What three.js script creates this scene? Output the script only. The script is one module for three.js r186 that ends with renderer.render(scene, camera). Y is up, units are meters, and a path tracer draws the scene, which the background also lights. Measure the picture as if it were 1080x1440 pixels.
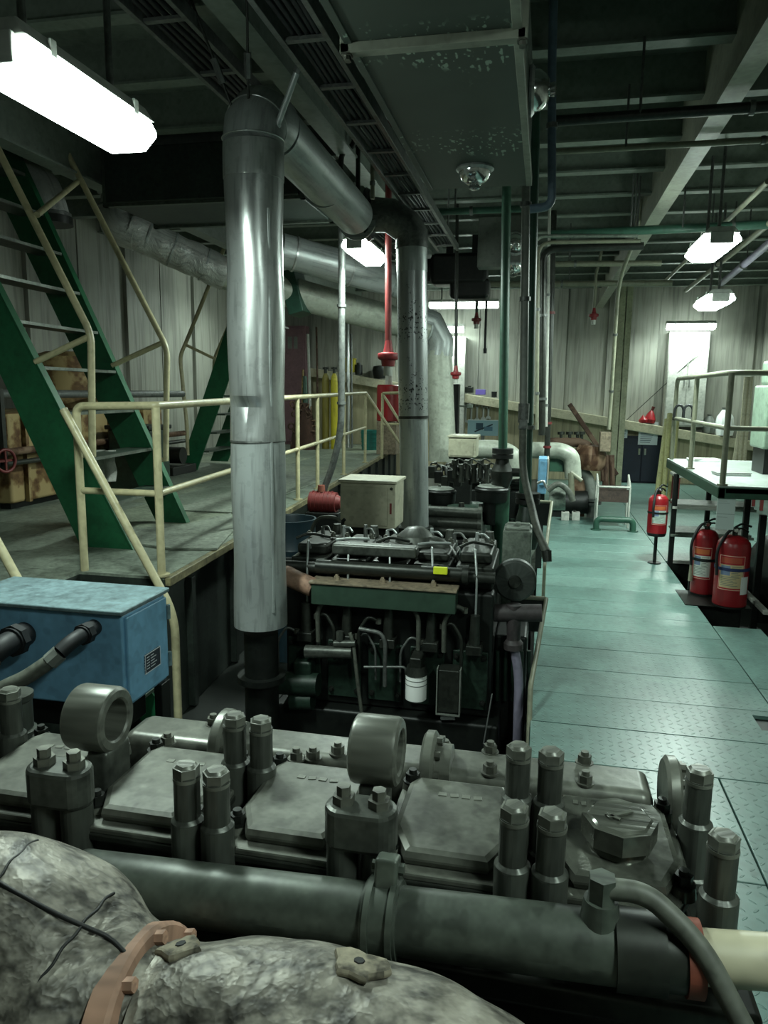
import * as THREE from 'three';
import { mergeGeometries, toCreasedNormals } from 'three/addons/utils/BufferGeometryUtils.js';
import { RoundedBoxGeometry } from 'three/addons/geometries/RoundedBoxGeometry.js';
import { RectAreaLightUniformsLib } from 'three/addons/lights/RectAreaLightUniformsLib.js';
RectAreaLightUniformsLib.init();

// ---------------------------------------------------------------- camera, exposure
const scene = new THREE.Scene();
scene.background = new THREE.Color(0x000000);
const FOCAL = 1041, EYE = new THREE.Vector3(0, 1.55, 0);
const camera = new THREE.PerspectiveCamera(2 * Math.atan(720 / FOCAL) * 180 / Math.PI, 1080 / 1440, 0.05, 60);
camera.position.copy(EYE);
camera.rotation.order = 'YXZ';
camera.rotation.set(-9.2 * Math.PI / 180, 12.0 * Math.PI / 180, 0.012);
scene.add(camera);
const renderer = new THREE.WebGLRenderer({ antialias: true });
renderer.toneMapping = THREE.LinearToneMapping;
renderer.toneMappingExposure = 1.2;
renderer.shadowMap.enabled = true;
const LAMP = 2.9;                       // common scale of all fluorescent fittings
const LAMP_COLOR = 0xeafff4;

// a pixel of the photograph and one known plane give a point of the room
const camQ = new THREE.Quaternion().setFromEuler(camera.rotation);
function P(px, py, k) {
  const d = new THREE.Vector3((px - 540) / FOCAL, -(py - 720) / FOCAL, -1).applyQuaternion(camQ);
  const a = Object.keys(k)[0], t = (k[a] - EYE[a]) / d[a];
  return EYE.clone().addScaledVector(d, t);
}
const V = (x, y, z) => new THREE.Vector3(x, y, z);

// ---------------------------------------------------------------- random numbers and noise
let seed = 20240517;
const rnd = () => { seed = (seed * 1664525 + 1013904223) >>> 0; return seed / 4294967296; };
const rr = (a, b) => a + (b - a) * rnd();
const LAT = new Float32Array(65536); for (let i = 0; i < 65536; i++) LAT[i] = rnd();
const sm = t => t * t * (3 - 2 * t);
function vnoise(x, y, px, py) {
  const xi = Math.floor(x), yi = Math.floor(y), fx = sm(x - xi), fy = sm(y - yi);
  const X0 = ((xi % px) + px) % px, X1 = (X0 + 1) % px, Y0 = ((yi % py) + py) % py, Y1 = (Y0 + 1) % py;
  const h = (a, b) => LAT[(a * 131 + b * 7919 + px * 17) & 65535];
  return (h(X0, Y0) * (1 - fx) + h(X1, Y0) * fx) * (1 - fy) + (h(X0, Y1) * (1 - fx) + h(X1, Y1) * fx) * fy;
}
function fbm(u, v, px, py, oct, gain = 0.5) {
  let s = 0, a = 1, n = 0;
  for (let i = 0; i < oct; i++) { s += a * vnoise(u * px, v * py, px, py); n += a; a *= gain; px *= 2; py *= 2; }
  return s / n;
}
function tex(n, metres, fn, srgb = true) {
  const d = new Uint8Array(n * n * 4);
  for (let j = 0; j < n; j++) for (let i = 0; i < n; i++) {
    const c = fn(i / n, j / n), k = (j * n + i) * 4;
    const q = Array.isArray(c) ? c : [c, c, c];
    for (let e = 0; e < 3; e++) d[k + e] = Math.max(0, Math.min(255, q[e] * 255));
    d[k + 3] = 255;
  }
  const t = new THREE.DataTexture(d, n, n, THREE.RGBAFormat);
  t.wrapS = t.wrapT = THREE.RepeatWrapping; t.magFilter = THREE.LinearFilter; t.minFilter = THREE.LinearMipmapLinearFilter; t.generateMipmaps = true;
  if (srgb) t.colorSpace = THREE.SRGBColorSpace;
  t.repeat.set(1 / metres, 1 / metres); t.needsUpdate = true;
  return t;
}
const clamp = (x, a = 0, b = 1) => Math.max(a, Math.min(b, x));
const step = (a, b, x) => sm(clamp((x - a) / (b - a)));
// soiled paint: blotches and specks
const tDirt = tex(512, 1.4, (u, v) => {
  const a = fbm(u, v, 4, 4, 6), b = fbm(u + .37, v + .11, 12, 12, 4), s = step(.66, .74, fbm(u, v, 34, 34, 2));
  const g = 1.0 - .16 * a - .14 * b - .05 * s - .1 * fbm(u, v, 60, 60, 2);
  return [g, g * .995, g * .975];
});
const tDirtHeavy = tex(512, .9, (u, v) => {
  const a = fbm(u, v, 5, 5, 6), s = step(.6, .72, fbm(u + .2, v, 26, 26, 3));
  const g = 1.04 - .26 * a - .1 * s - .3 * fbm(u, v, 40, 40, 3, .7);
  return [g, g * .985, g * .95];
});
// run-off streaks down a painted plate (v is height)
const tStreak = tex(512, 2.2, (u, v) => {
  const a = fbm(u, v, 40, 3, 4), b = fbm(u + .3, v, 90, 4, 3), c = fbm(u, v, 3, 3, 4);
  const g = 1.0 - .15 * step(.45, .8, a) - .08 * step(.5, .75, b) - .14 * step(.35, .8, c);
  return [g, g * .99, g * .955];
});
const tRust = tex(512, .7, (u, v) => {
  const a = step(.42, .62, fbm(u, v, 5, 5, 6)), b = fbm(u + .5, v, 20, 20, 4);
  return [.84 - .36 * a * (.4 + b), .8 - .44 * a * (.4 + b), .74 - .5 * a * (.4 + b)];
});
const tRough = tex(256, .8, (u, v) => { const g = .62 + .5 * (fbm(u, v, 6, 6, 5) - .4); return [g, g, g]; }, false);
// tread plate: short raised bars laid in two directions
const tTread = tex(256, .085, (u, v) => {
  let h = 0;
  const bar = (cx, cy, ang) => {
    for (let ox = -1; ox <= 1; ox++) for (let oy = -1; oy <= 1; oy++) {
      const x = u - cx + ox, y = v - cy + oy, c = Math.cos(ang), s = Math.sin(ang), p = (x * c + y * s) / .17, q = (-x * s + y * c) / .045;
      h = Math.max(h, 1 - step(.6, 1.0, Math.sqrt(p * p + q * q)));
    }
  };
  bar(.25, .25, .7854); bar(.75, .75, .7854); bar(.75, .25, -.7854); bar(.25, .75, -.7854);
  return [h, h, h];
}, false);
const tFine = tex(256, .25, (u, v) => { const g = fbm(u, v, 10, 10, 5); return [g, g, g]; }, false);
// crumpled foil and glass cloth of the lagging
const ridge = (u, v, p) => 1 - Math.abs(2 * fbm(u, v, p, p, 4, .55) - 1);
const tFoilBump = tex(512, .3, (u, v) => { const g = .55 * Math.pow(ridge(u, v, 5), 3) + .45 * Math.pow(ridge(u + .41, v + .2, 11), 2); return [g, g, g]; }, false);
const tFoil = tex(512, .36, (u, v) => {
  const a = fbm(u, v, 4, 4, 6), b = fbm(u + .3, v + .6, 18, 18, 4), l = Math.pow(ridge(u, v, 5), 10);
  const g = 1.0 - .3 * a - .26 * step(.4, .75, b) - .16 * fbm(u, v, 60, 60, 2) - .22 * l;
  return [g, g * .985, g * .94];
});
const tGalv = tex(512, .8, (u, v) => {
  const a = fbm(u, v, 3, 3, 5), b = fbm(u, v, 46, 4, 3), c = step(.64, .72, fbm(u + .6, v, 30, 30, 3));
  const g = 1.0 - .12 * a - .12 * step(.45, .75, b) - .04 * c;
  return [g, g, g * .99];
});

// peeling flecks on the underside of the duct
const tFleck = tex(512, .9, (u, v) => {
  const m = step(.5, .66, fbm(u, v, 3, 3, 3)), f = step(.66, .74, fbm(u + .2, v + .7, 70, 34, 2)), g = .42 - .06 * fbm(u, v, 6, 6, 4) + .5 * m * f;
  return [g, g * 1.04, g];
});
const tPit = tex(512, .5, (u, v) => {
  const m = step(.42, .6, fbm(u, v, 3, 3, 3)), f = step(.66, .72, fbm(u + .4, v + .1, 46, 46, 2)), s = fbm(u, v, 40, 3, 3), g = .97 - .12 * s - .55 * m * f;
  return [g, g, g];
});
// ---------------------------------------------------------------- materials
function mat(color, roughness = .6, metalness = 0, o = {}) {
  return new THREE.MeshStandardMaterial({ color, roughness, metalness, ...o });
}
const dirty = (color, r = .6, m = 0, o = {}) => mat(color, r, m, { map: tDirt, ...o });
const heavy = (color, r = .6, m = 0, o = {}) => mat(color, r, m, { map: tDirtHeavy, ...o });
const M = {
  wall: mat(0xa3a5a0, .62, 0, { map: tStreak }),
  wallLow: mat(0xc2bb9f, .6, 0, { map: tStreak }),
  ceil: dirty(0xa3afa6, .6), beam: dirty(0x929e96, .5), girder: dirty(0xb4b9aa, .5),
  floor: [0x7a9e99, 0x759994, 0x81a49f].map(c => dirty(c, .34, .0, { bumpMap: tTread, bumpScale: .0018 })),
  deck: [0x96a399, 0x8c9a8f, 0x9ca898].map(c => heavy(c, .5)),
  mat_: heavy(0x9aa59b, .65), bilge: heavy(0x1d2420, .5), bilgeWall: heavy(0x2d3833, .6),
  cream: dirty(0xddd8bd, .45), creamRail: dirty(0xddd5ae, .4), greyRail: dirty(0x9a9c88, .45),
  stair: dirty(0x1f6a45, .5), postGreen: dirty(0x2f5a4b, .5), tread: heavy(0x46584f, .5), treadEdge: heavy(0x7f8a84, .4, .3),
  galv: mat(0xc6caca, .3, .75, { map: tGalv }), galvDull: mat(0xb2b8b8, .42, .45, { map: tGalv }), galvPit: mat(0xb9bdbd, .33, .7, { map: tPit }), galvDark: heavy(0x7d8384, .45, .35),
  lag: mat(0xbcbab4, .5, .2, { map: tFoil, bumpMap: tFoilBump, bumpScale: .0038 }),
  lagPale: dirty(0xc9d0c4, .42, .1, { bumpMap: tFine, bumpScale: .001 }), lagSilver: mat(0xc6c8c6, .4, .3, { map: tGalv, bumpMap: tFoilBump, bumpScale: .004 }),
  cloth: mat(0xc2bba9, .85, 0, { map: tFoil, bumpMap: tFoilBump, bumpScale: .002 }), pinkSteel: heavy(0xc9a08c, .7),
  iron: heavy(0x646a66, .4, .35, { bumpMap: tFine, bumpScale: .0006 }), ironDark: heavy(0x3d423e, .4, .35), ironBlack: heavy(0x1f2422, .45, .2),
  cover: heavy(0x7f847e, .38, .25, { bumpMap: tFine, bumpScale: .0005 }), coverOily: heavy(0x6d726c, .16, .35, { bumpMap: tFine, bumpScale: .0005 }),
  header: heavy(0x5f6963, .42, .2), bolt: heavy(0x767a74, .4, .5), boltDark: heavy(0x2e3230, .4, .4),
  engGreen: heavy(0x2b4238, .45, .1), greenPaint: dirty(0x35604d, .45), greenPipe: dirty(0x3d6a59, .45), tan: heavy(0xa89a86, .7),
  blue: dirty(0x8cc8f2, .42), blueDark: mat(0x1c2740, .55, 0, { map: tDirt }), blueTop: heavy(0x7f9ba6, .5), rubber: mat(0x15181a, .6), conduit: heavy(0x70766f, .55),
  boxCream: dirty(0xd6d4bd, .45), greyBox: heavy(0x93a098, .5), grey: dirty(0x8b918c, .5),
  red: dirty(0xb0242d, .35), redDark: dirty(0x83302f, .5), rust: mat(0x8a7565, .8, 0, { map: tRust }), rustDark: mat(0x655348, .8, 0, { map: tRust }),
  yellow: dirty(0xd9cc2f, .5), yellowDirty: mat(0xb5a67c, .7, 0, { map: tRust }), teal: dirty(0x2f8f88, .45), pink: dirty(0x8f6a74, .6),
  white: dirty(0xdfe2dc, .5), paper: mat(0xe4e8e6, .8), chrome: mat(0xd0d4d2, .15, .95), duct: mat(0xb4c4ba, .5, 0, { map: tFleck }), ductFrame: dirty(0xb9bfb2, .45),
  purple: dirty(0xa39db8, .5), black: mat(0x0c0e0d, .6), orange: dirty(0x9a5240, .6), copper: mat(0x9c6a4a, .4, .6), tag: mat(0xd6e02a, .6),
  lampHousing: dirty(0xd5dbd7, .5), glassDark: mat(0x20262a, .15),
};
M.glow = new THREE.MeshStandardMaterial({ color: 0xffffff, roughness: .4, emissive: LAMP_COLOR, emissiveIntensity: 24 });
function print(w, h, draw, o = {}) {
  const c = document.createElement('canvas'); c.width = w; c.height = h;
  const g = c.getContext('2d'); draw(g, w, h);
  const t = new THREE.CanvasTexture(c); t.colorSpace = THREE.SRGBColorSpace;
  return new THREE.MeshStandardMaterial({ map: t, roughness: .6, ...o });
}

// ---------------------------------------------------------------- geometry helpers (room coordinates, uv in metres)
const flat = g => g.index ? g.toNonIndexed() : g;
function boxUV(g) {
  g = flat(g); const p = g.attributes.position, n = p.count, uv = new Float32Array(n * 2);
  const a = V(), b = V(), c = V(), e = V(), f = V();
  for (let i = 0; i < n; i += 3) {
    a.fromBufferAttribute(p, i); b.fromBufferAttribute(p, i + 1); c.fromBufferAttribute(p, i + 2);
    e.subVectors(b, a); f.subVectors(c, a); e.cross(f);
    const ax = Math.abs(e.x), ay = Math.abs(e.y), az = Math.abs(e.z);
    [a, b, c].forEach((q, k) => {
      const j = (i + k) * 2;
      if (ay >= ax && ay >= az) { uv[j] = q.x; uv[j + 1] = q.z; }
      else if (ax >= az) { uv[j] = q.z; uv[j + 1] = q.y; }
      else { uv[j] = q.x; uv[j + 1] = q.y; }
    });
  }
  g.setAttribute('uv', new THREE.BufferAttribute(uv, 2));
  return g;
}
function bx(x0, x1, y0, y1, z0, z1, r = 0) {
  const w = Math.abs(x1 - x0), h = Math.abs(y1 - y0), d = Math.abs(z1 - z0);
  r = Math.min(r, .49 * Math.min(w, h, d));
  const g = r > 0 ? new RoundedBoxGeometry(w, h, d, 1, r) : new THREE.BoxGeometry(w, h, d);
  g.translate((x0 + x1) / 2, (y0 + y1) / 2, (z0 + z1) / 2);
  return boxUV(g);
}
// box of size w,h,d about its centre, turned by euler e, moved to c
function rbx(w, h, d, c, e = [0, 0, 0], r = 0) {
  r = Math.min(r, .49 * Math.min(w, h, d));
  let g = boxUV(r > 0 ? new RoundedBoxGeometry(w, h, d, 1, r) : new THREE.BoxGeometry(w, h, d));
  g.rotateX(e[0]); g.rotateY(e[1]); g.rotateZ(e[2]); g.translate(c.x, c.y, c.z);
  return g;
}
const UP = V(0, 1, 0);
function along(g, a, b) {   // moves a shape built on +y from the origin to run from a towards b
  const q = new THREE.Quaternion().setFromUnitVectors(UP, b.clone().sub(a).normalize());
  g.applyQuaternion(q); g.translate(a.x, a.y, a.z); return g;
}
function cy(a, b, r0, r1 = r0, seg = 20) {
  const L = a.distanceTo(b); let g = new THREE.CylinderGeometry(r1, r0, L, seg); g.translate(0, L / 2, 0);
  const uv = g.attributes.uv; const k = Math.max(1, Math.round(2 * Math.PI * Math.max(r0, r1) / .2)) * .2;
  for (let i = 0; i < uv.count; i++) uv.setXY(i, uv.getX(i) * 2 * Math.PI * Math.max(r0, r1), uv.getY(i) * L);
  return flat(along(g, a, b));
}
function hex(a, b, r, seg = 6) { const g = cy(a, b, r, r, seg); g.computeVertexNormals(); return g; }
function lathe(prof, a, b, seg = 28) {   // prof: [radius, distance along a->b]
  let g = new THREE.LatheGeometry(prof.map(([r, y]) => new THREE.Vector2(Math.max(r, 1e-4), y)), seg);
  const uv = g.attributes.uv, R = Math.max(...prof.map(p => p[0])), L = Math.abs(prof[prof.length - 1][1] - prof[0][1]) || .1;
  for (let i = 0; i < uv.count; i++) uv.setXY(i, uv.getX(i) * 6.283 * R, uv.getY(i) * L);
  g = toCreasedNormals(g, .5);
  return flat(along(g, a, b));
}
// pipe swept along a polyline whose corners are rounded with radius `bend`
function path(pts, bend = .06, n = 6) {
  const out = [pts[0].clone()];
  for (let i = 1; i < pts.length - 1; i++) {
    const p = pts[i], a = pts[i - 1].clone().sub(p), b = pts[i + 1].clone().sub(p);
    const d = Math.min(bend, a.length() * .48, b.length() * .48), s = p.clone().addScaledVector(a.normalize(), d), e = p.clone().addScaledVector(b.normalize(), d);
    for (let k = 0; k <= n; k++) { const t = k / n; out.push(s.clone().multiplyScalar((1 - t) * (1 - t)).addScaledVector(p, 2 * t * (1 - t)).addScaledVector(e, t * t)); }
  }
  out.push(pts[pts.length - 1].clone());
  return out;
}
function sweep(pts, r, seg = 12, caps = true) {
  const n = pts.length, rad = typeof r === 'function' ? r : () => r;
  const pos = [], nor = [], uv = [], idx = [];
  let t = pts[1].clone().sub(pts[0]).normalize(), u = Math.abs(t.y) < .9 ? V(0, 1, 0).cross(t).normalize() : V(1, 0, 0).cross(t).normalize(), L = 0;
  for (let i = 0; i < n; i++) {
    const tn = (i === 0 ? pts[1].clone().sub(pts[0]) : i === n - 1 ? pts[i].clone().sub(pts[i - 1]) : pts[i + 1].clone().sub(pts[i - 1])).normalize();
    const q = new THREE.Quaternion().setFromUnitVectors(t, tn); u.applyQuaternion(q); t = tn;
    const w = t.clone().cross(u).normalize(); if (i) L += pts[i].distanceTo(pts[i - 1]);
    for (let k = 0; k <= seg; k++) {
      const A = k / seg * Math.PI * 2, d = u.clone().multiplyScalar(Math.cos(A)).addScaledVector(w, Math.sin(A)), R = rad(i / (n - 1), A, L);
      const p = pts[i].clone().addScaledVector(d, R);
      pos.push(p.x, p.y, p.z); nor.push(d.x, d.y, d.z); uv.push(A * rad(i / (n - 1), 0, L), L);
    }
  }
  for (let i = 0; i < n - 1; i++) for (let k = 0; k < seg; k++) {
    const a = i * (seg + 1) + k, b = a + seg + 1; idx.push(a, a + 1, b, b, a + 1, b + 1);
  }
  if (caps) for (const [i, s] of [[0, -1], [n - 1, 1]]) {
    const c = pos.length / 3, tt = (i ? pts[n - 1].clone().sub(pts[n - 2]) : pts[1].clone().sub(pts[0])).normalize().multiplyScalar(s);
    pos.push(pts[i].x, pts[i].y, pts[i].z); nor.push(tt.x, tt.y, tt.z); uv.push(0, 0);
    for (let k = 0; k <= seg; k++) { const j = (i * (seg + 1) + k) * 3; pos.push(pos[j], pos[j + 1], pos[j + 2]); nor.push(tt.x, tt.y, tt.z); uv.push(k * .01, .01); }
    for (let k = 0; k < seg; k++) s > 0 ? idx.push(c, c + 1 + k, c + 2 + k) : idx.push(c, c + 2 + k, c + 1 + k);
  }
  const g = new THREE.BufferGeometry();
  g.setAttribute('position', new THREE.Float32BufferAttribute(pos, 3)); g.setAttribute('normal', new THREE.Float32BufferAttribute(nor, 3)); g.setAttribute('uv', new THREE.Float32BufferAttribute(uv, 2));
  g.setIndex(idx);
  if (typeof r === 'function') g.computeVertexNormals();
  return flat(g);
}
const pipe = (pts, r, bend = .06, seg = 12) => sweep(path(pts, bend), r, seg);
// plate: outline [u,v] extruded by d; axis 'y' lays it flat with u=x, v=z and its foot at height o; 'z' stands it with u=x, v=y from z=o backwards; 'x' has u=z, v=y
function plate(pts, d, axis, o, bevel = 0) {
  const s = new THREE.Shape(pts.map(([u, v]) => new THREE.Vector2(u, axis === 'y' ? -v : axis === 'x' ? v : v)));
  let g = new THREE.ExtrudeGeometry(s, { depth: d - 2 * bevel, bevelEnabled: bevel > 0, bevelSize: bevel, bevelOffset: -bevel, bevelThickness: bevel, bevelSegments: 2, curveSegments: 8 });
  g.translate(0, 0, bevel);
  if (axis === 'y') { g.rotateX(-Math.PI / 2); g.translate(0, o, 0); }
  else if (axis === 'x') { g.rotateY(-Math.PI / 2); g.translate(o + d, 0, 0); }
  else g.translate(0, 0, o - d);
  return boxUV(g);
}
// ---------------------------------------------------------------- scene-graph helpers
const used = {};
function numbered(n) { const k = used[n] = (used[n] || 0) + 1; return k === 1 ? n : n + '_' + String(k - 1).padStart(3, '0'); }
function merge(geos) {
  geos = (Array.isArray(geos) ? geos : [geos]).map(g => { g = flat(g); for (const k of Object.keys(g.attributes)) if (!['position', 'normal', 'uv'].includes(k)) g.deleteAttribute(k); g.morphAttributes = {}; return g; });
  const r = geos.length === 1 ? geos[0] : mergeGeometries(geos, false); r.clearGroups(); return r;
}
function obj(name, geos, m, parent = scene) {
  const o = new THREE.Mesh(merge(geos), m); o.castShadow = o.receiveShadow = true;
  o.name = parent === scene ? numbered(name) : name; parent.add(o); return o;
}
function at(name, geo, m, parent, p, e) {   // a piece that shares its geometry with others
  const o = new THREE.Mesh(geo, m); o.castShadow = o.receiveShadow = true; o.name = name; o.position.copy(p); if (e) o.rotation.set(...e); parent.add(o); return o;
}
const roots = [];
function tag(o, label, category, group) { o.userData.label = label; o.userData.category = category; if (group) o.userData.group = group; return o; }
function thing(name, label, category, group) { const o = new THREE.Group(); o.name = numbered(name); scene.add(o); roots.push(o); return tag(o, label, category, group); }
function single(name, label, category, geos, m, group) { return tag(obj(name, geos, m), label, category, group); }
function struct(name, geos, m, label, parent = scene) { const o = obj(name, geos, m, parent); if (parent === scene) { o.userData.kind = 'structure'; if (label) o.userData.label = label; o.userData.category = label ? label.split('|')[1] || 'structure' : 'structure'; if (label) o.userData.label = label.split('|')[0]; } return o; }
function settle(o) {   // moves the group's origin to the base of the thing
  const b = new THREE.Box3().setFromObject(o), c = V((b.min.x + b.max.x) / 2, b.min.y, (b.min.z + b.max.z) / 2);
  o.children.forEach(ch => ch.position.sub(c)); o.position.copy(c);
}
function copy(o, dx, dy, dz, label, group) {
  const c = o.clone(); c.name = numbered(o.name.replace(/_\d{3}$/, '')); scene.add(c); c.position.add(V(dx, dy, dz)); c.userData = { ...o.userData };
  if (label) c.userData.label = label; if (group) c.userData.group = group; return c;
}
const boltGeo = (() => { const a = merge([hex(V(0, .004, 0), V(0, .016, 0), .011), cy(V(0, 0, 0), V(0, .004, 0), .016, .016, 14)]); return a; })();
const nutGeo = merge([cy(V(0, 0, 0), V(0, .004, 0), .019, .019, 14), hex(V(0, .004, 0), V(0, .019, 0), .0145), cy(V(0, .019, 0), V(0, .027, 0), .0085, .008, 10)]);
// ================================================================ THE SETTING
const ZF = -14, XL = -5.2, XR = 3.6, YC = 3.6, PY = .55;
struct('bilge_floor', bx(XL - .2, XR + .2, -.5, -.35, ZF - .2, 2.8), M.bilge, 'dark oily bilge floor below the engines|floor');
// walkway of green tread plates
const floorS = struct('floor', [bx(0, 1.19, -.35, -.02, -7.25, -1.68), bx(1.19, 1.5, -.35, -.02, -5.25, -1.68), bx(.42, 1.5, -.35, -.02, -1.66, 2.6), bx(0, XR, -.35, -.02, ZF, -7.27)], M.bilgeWall, 'walkway laid with green painted steel tread plates|floor');
{
  const g = .003, put = (x0, x1, z0, z1, k) => obj('floor_plate', bx(x0 + g, x1 - g, -.018, 0, z0 + g, z1 - g, .003), M.floor[k % 3], floorS);
  let z = -3.06, k = 0;
  while (z > -13.7) { const z1 = z - .375 < -13.8 ? -14 : z - .375; if (Math.abs(z + 3.435) < .01) obj('floor_plate', plate([[g, z1 + g], [1.19 - g, z1 + g], [1.19 - g, -3.75], [1.07, -3.75], [1.07, -3.58], [1.19 - g, -3.58], [1.19 - g, z - g], [g, z - g]], .018, 'y', -.018), M.floor[k++ % 3], floorS); else put(.0, 1.19, z1, z, k++); z = z1; }
  for (const [x0, x1, z0, z1] of [[.0, .77, -3.06, -2.37], [.77, 1.19, -3.06, -2.37], [.0, .77, -2.37, -1.68], [.77, 1.19, -2.37, -1.68], [.42, .8, -1.68, -.9], [.8, 1.19, -1.68, -.9], [.42, .8, -.9, .4], [.8, 1.19, -.9, .4], [.42, .8, .4, 2.6], [.8, 1.19, .4, 2.6]]) put(x0, x1, z0, z1, k++);
  for (let q = 2.6; q > -5.2; q -= 1.12) put(1.19, 1.5, q - 1.12, q, k++);
  for (let q = -7.27; q > -13.9; q -= 1.12) { put(1.19, 2.3, q - 1.15, q, k++); put(2.3, 3.58, q - 1.15, q, k++); }
}
// raised platform on the left
const edgeX = z => -1.96 + .0715 * (z + 3.55);
const platS = struct('platform_deck', [plate([[XL, ZF], [edgeX(ZF), ZF], [edgeX(-3.55), -3.55], [-2.47, -3.55], [-2.47, -.6], [XL, -.6]], .04, 'y', PY - .055)], M.bilgeWall, 'raised platform deck of dirty grey green steel plates|floor');
{
  let k = 0;
  const zs = [-3.55, -4.75, -5.95, -7.15, -8.35, -9.55, -10.75, -11.95, -14], e = .003;
  for (let i = 0; i < zs.length - 1; i++) {
    const a = zs[i] - e, b = zs[i + 1] + e;
    obj('deck_plate', plate([[-3.4, b], [edgeX(b) - .004, b], [edgeX(a) - .004, a], [-3.4, a]], .016, 'y', PY - .016), M.deck[k++ % 3], platS);
    obj('deck_plate', plate([[XL, b], [-3.4 - e * 2, b], [-3.4 - e * 2, a], [XL, a]], .016, 'y', PY - .016), M.deck[k++ % 3], platS);
  }
  for (const [a, b] of [[-.6, -2.1], [-2.1, -3.55]]) {
    obj('deck_plate', bx(-3.6, -2.475, PY - .016, PY, b + e, a - e), M.deck[k++ % 3], platS);
    obj('deck_plate', bx(XL, -3.606, PY - .016, PY, b + e, a - e), M.deck[k++ % 3], platS);
  }
}
{ // side of the platform: skirt plates with upright frames
  const A = V(edgeX(-3.56) - .05, 0, -3.56), B = V(edgeX(-13.98) - .05, 0, -13.98), L = A.distanceTo(B), an = Math.atan2(A.x - B.x, A.z - B.z);
  const mid = A.clone().add(B).multiplyScalar(.5);
  const sk = struct('platform_skirt', [rbx(.03, .84, L, V(mid.x, .075, mid.z), [0, an, 0]), bx(-2.5, edgeX(-3.6) - .05, -.35, .49, -3.6, -3.57), bx(-2.53, -2.5, -.35, .49, -3.56, -.6)], M.bilgeWall, 'dark steel side plating below the raised platform|wall');
  for (let i = 0; i < 14; i++) { const t = (i + .5) / 14, p = A.clone().lerp(B, t); obj('frame_bar', rbx(.05, .8, .06, V(p.x + .03, .06, p.z), [0, an, 0], .006), M.bilgeWall, sk); }
  struct('trim_1', [rbx(.05, .05, L, V(mid.x + .055, PY - .028, mid.z), [0, an, 0], .006)], heavy(0x8f8a6a, .6), 'worn tan edge bar along the platform|trim');
}
// walls
const wl = struct('wall_left', bx(XL - .2, XL, -.5, YC + .2, ZF - .2, 2.8), M.wall, 'left bulkhead of streaked grey plating|wall');
for (let i = 0; i < 18; i++) {
  const z0 = 2.4 - i * .92;
  obj('wall_panel', bx(XL, XL + .02, PY, YC, Math.max(ZF, z0 - .9), z0, .004), M.wall, wl);
  if (i % 2) obj('stiffener', bx(XL, XL + .07, PY, YC, z0 - .93, z0 - .9), M.wall, wl);
}
const wf = struct('wall_far', bx(XL - .2, XR + .2, -.5, YC + .2, ZF - .2, ZF), M.wall, 'far bulkhead with upright panels above a sloping ledge|wall');
const LA = P(483, 525, { z: -13.85 }), LB = P(935, 600, { z: -13.85 }), ledgeY = x => LA.y + (LB.y - LA.y) * (x - LA.x) / (LB.x - LA.x);
{
  let x = XL, k = 0;
  while (x < XR - .02) {
    const w = k % 2 ? .7 : .86, x1 = Math.min(XR, x + w), d = k % 2 ? .022 : .05;
    obj('wall_panel', plate([[x + .004, ledgeY(x) + .0], [x1 - .004, ledgeY(x1) + .0], [x1 - .004, YC], [x + .004, YC]], d, 'z', ZF + d), M.wall, wf);
    obj('lower_panel', plate([[x + .003, -.02], [x1 - .003, -.02], [x1 - .003, ledgeY(x1) - .0], [x + .003, ledgeY(x) - .0]], .03, 'z', ZF + .03), M.wallLow, wf);
    x = x1; k++;
  }
  const x0 = XL, x1 = XR;
  obj('ledge', plate([[x0, ledgeY(x0) - .16], [x1, ledgeY(x1) - .16], [x1, ledgeY(x1)], [x0, ledgeY(x0)]], .34, 'z', ZF + .34, .01), M.cream, wf);
}
struct('wall_right', bx(XR, XR + .2, -.5, YC + .2, ZF - .2, 2.8), M.wall, 'right bulkhead of the engine room|wall');
struct('wall_behind', bx(XL - .2, XR + .2, -.5, YC + .2, 2.6, 2.8), M.wall, 'bulkhead behind the photographer|wall');
// ceiling with deck beams
const ce = struct('ceiling', bx(XL - .2, XR + .2, YC, YC + .2, ZF - .2, 2.8), M.ceil, 'dark deckhead carried by steel beams|ceiling');
for (let i = 0; i < 21; i++) {
  const z = 1.7 - i * .76;
  obj('deck_beam', [bx(XL, XR, 3.36, YC, z - .006, z + .006), bx(XL, XR, 3.345, 3.36, z - .05, z + .05)], M.beam, ce);
}
obj('girder', [bx(.86, .88, 3.08, YC, ZF, 2.6), bx(.81, .93, 3.06, 3.08, ZF, 2.6)], M.girder, ce);
obj('girder', [bx(-1.36, -1.34, 3.1, YC, ZF, 2.6), bx(-1.41, -1.29, 3.085, 3.1, ZF, 2.6)], M.beam, ce);
obj('girder', [bx(-3.46, -3.44, 3.1, YC, ZF, 2.6), bx(-3.52, -3.38, 3.085, 3.1, ZF, 2.6)], M.beam, ce);
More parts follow.
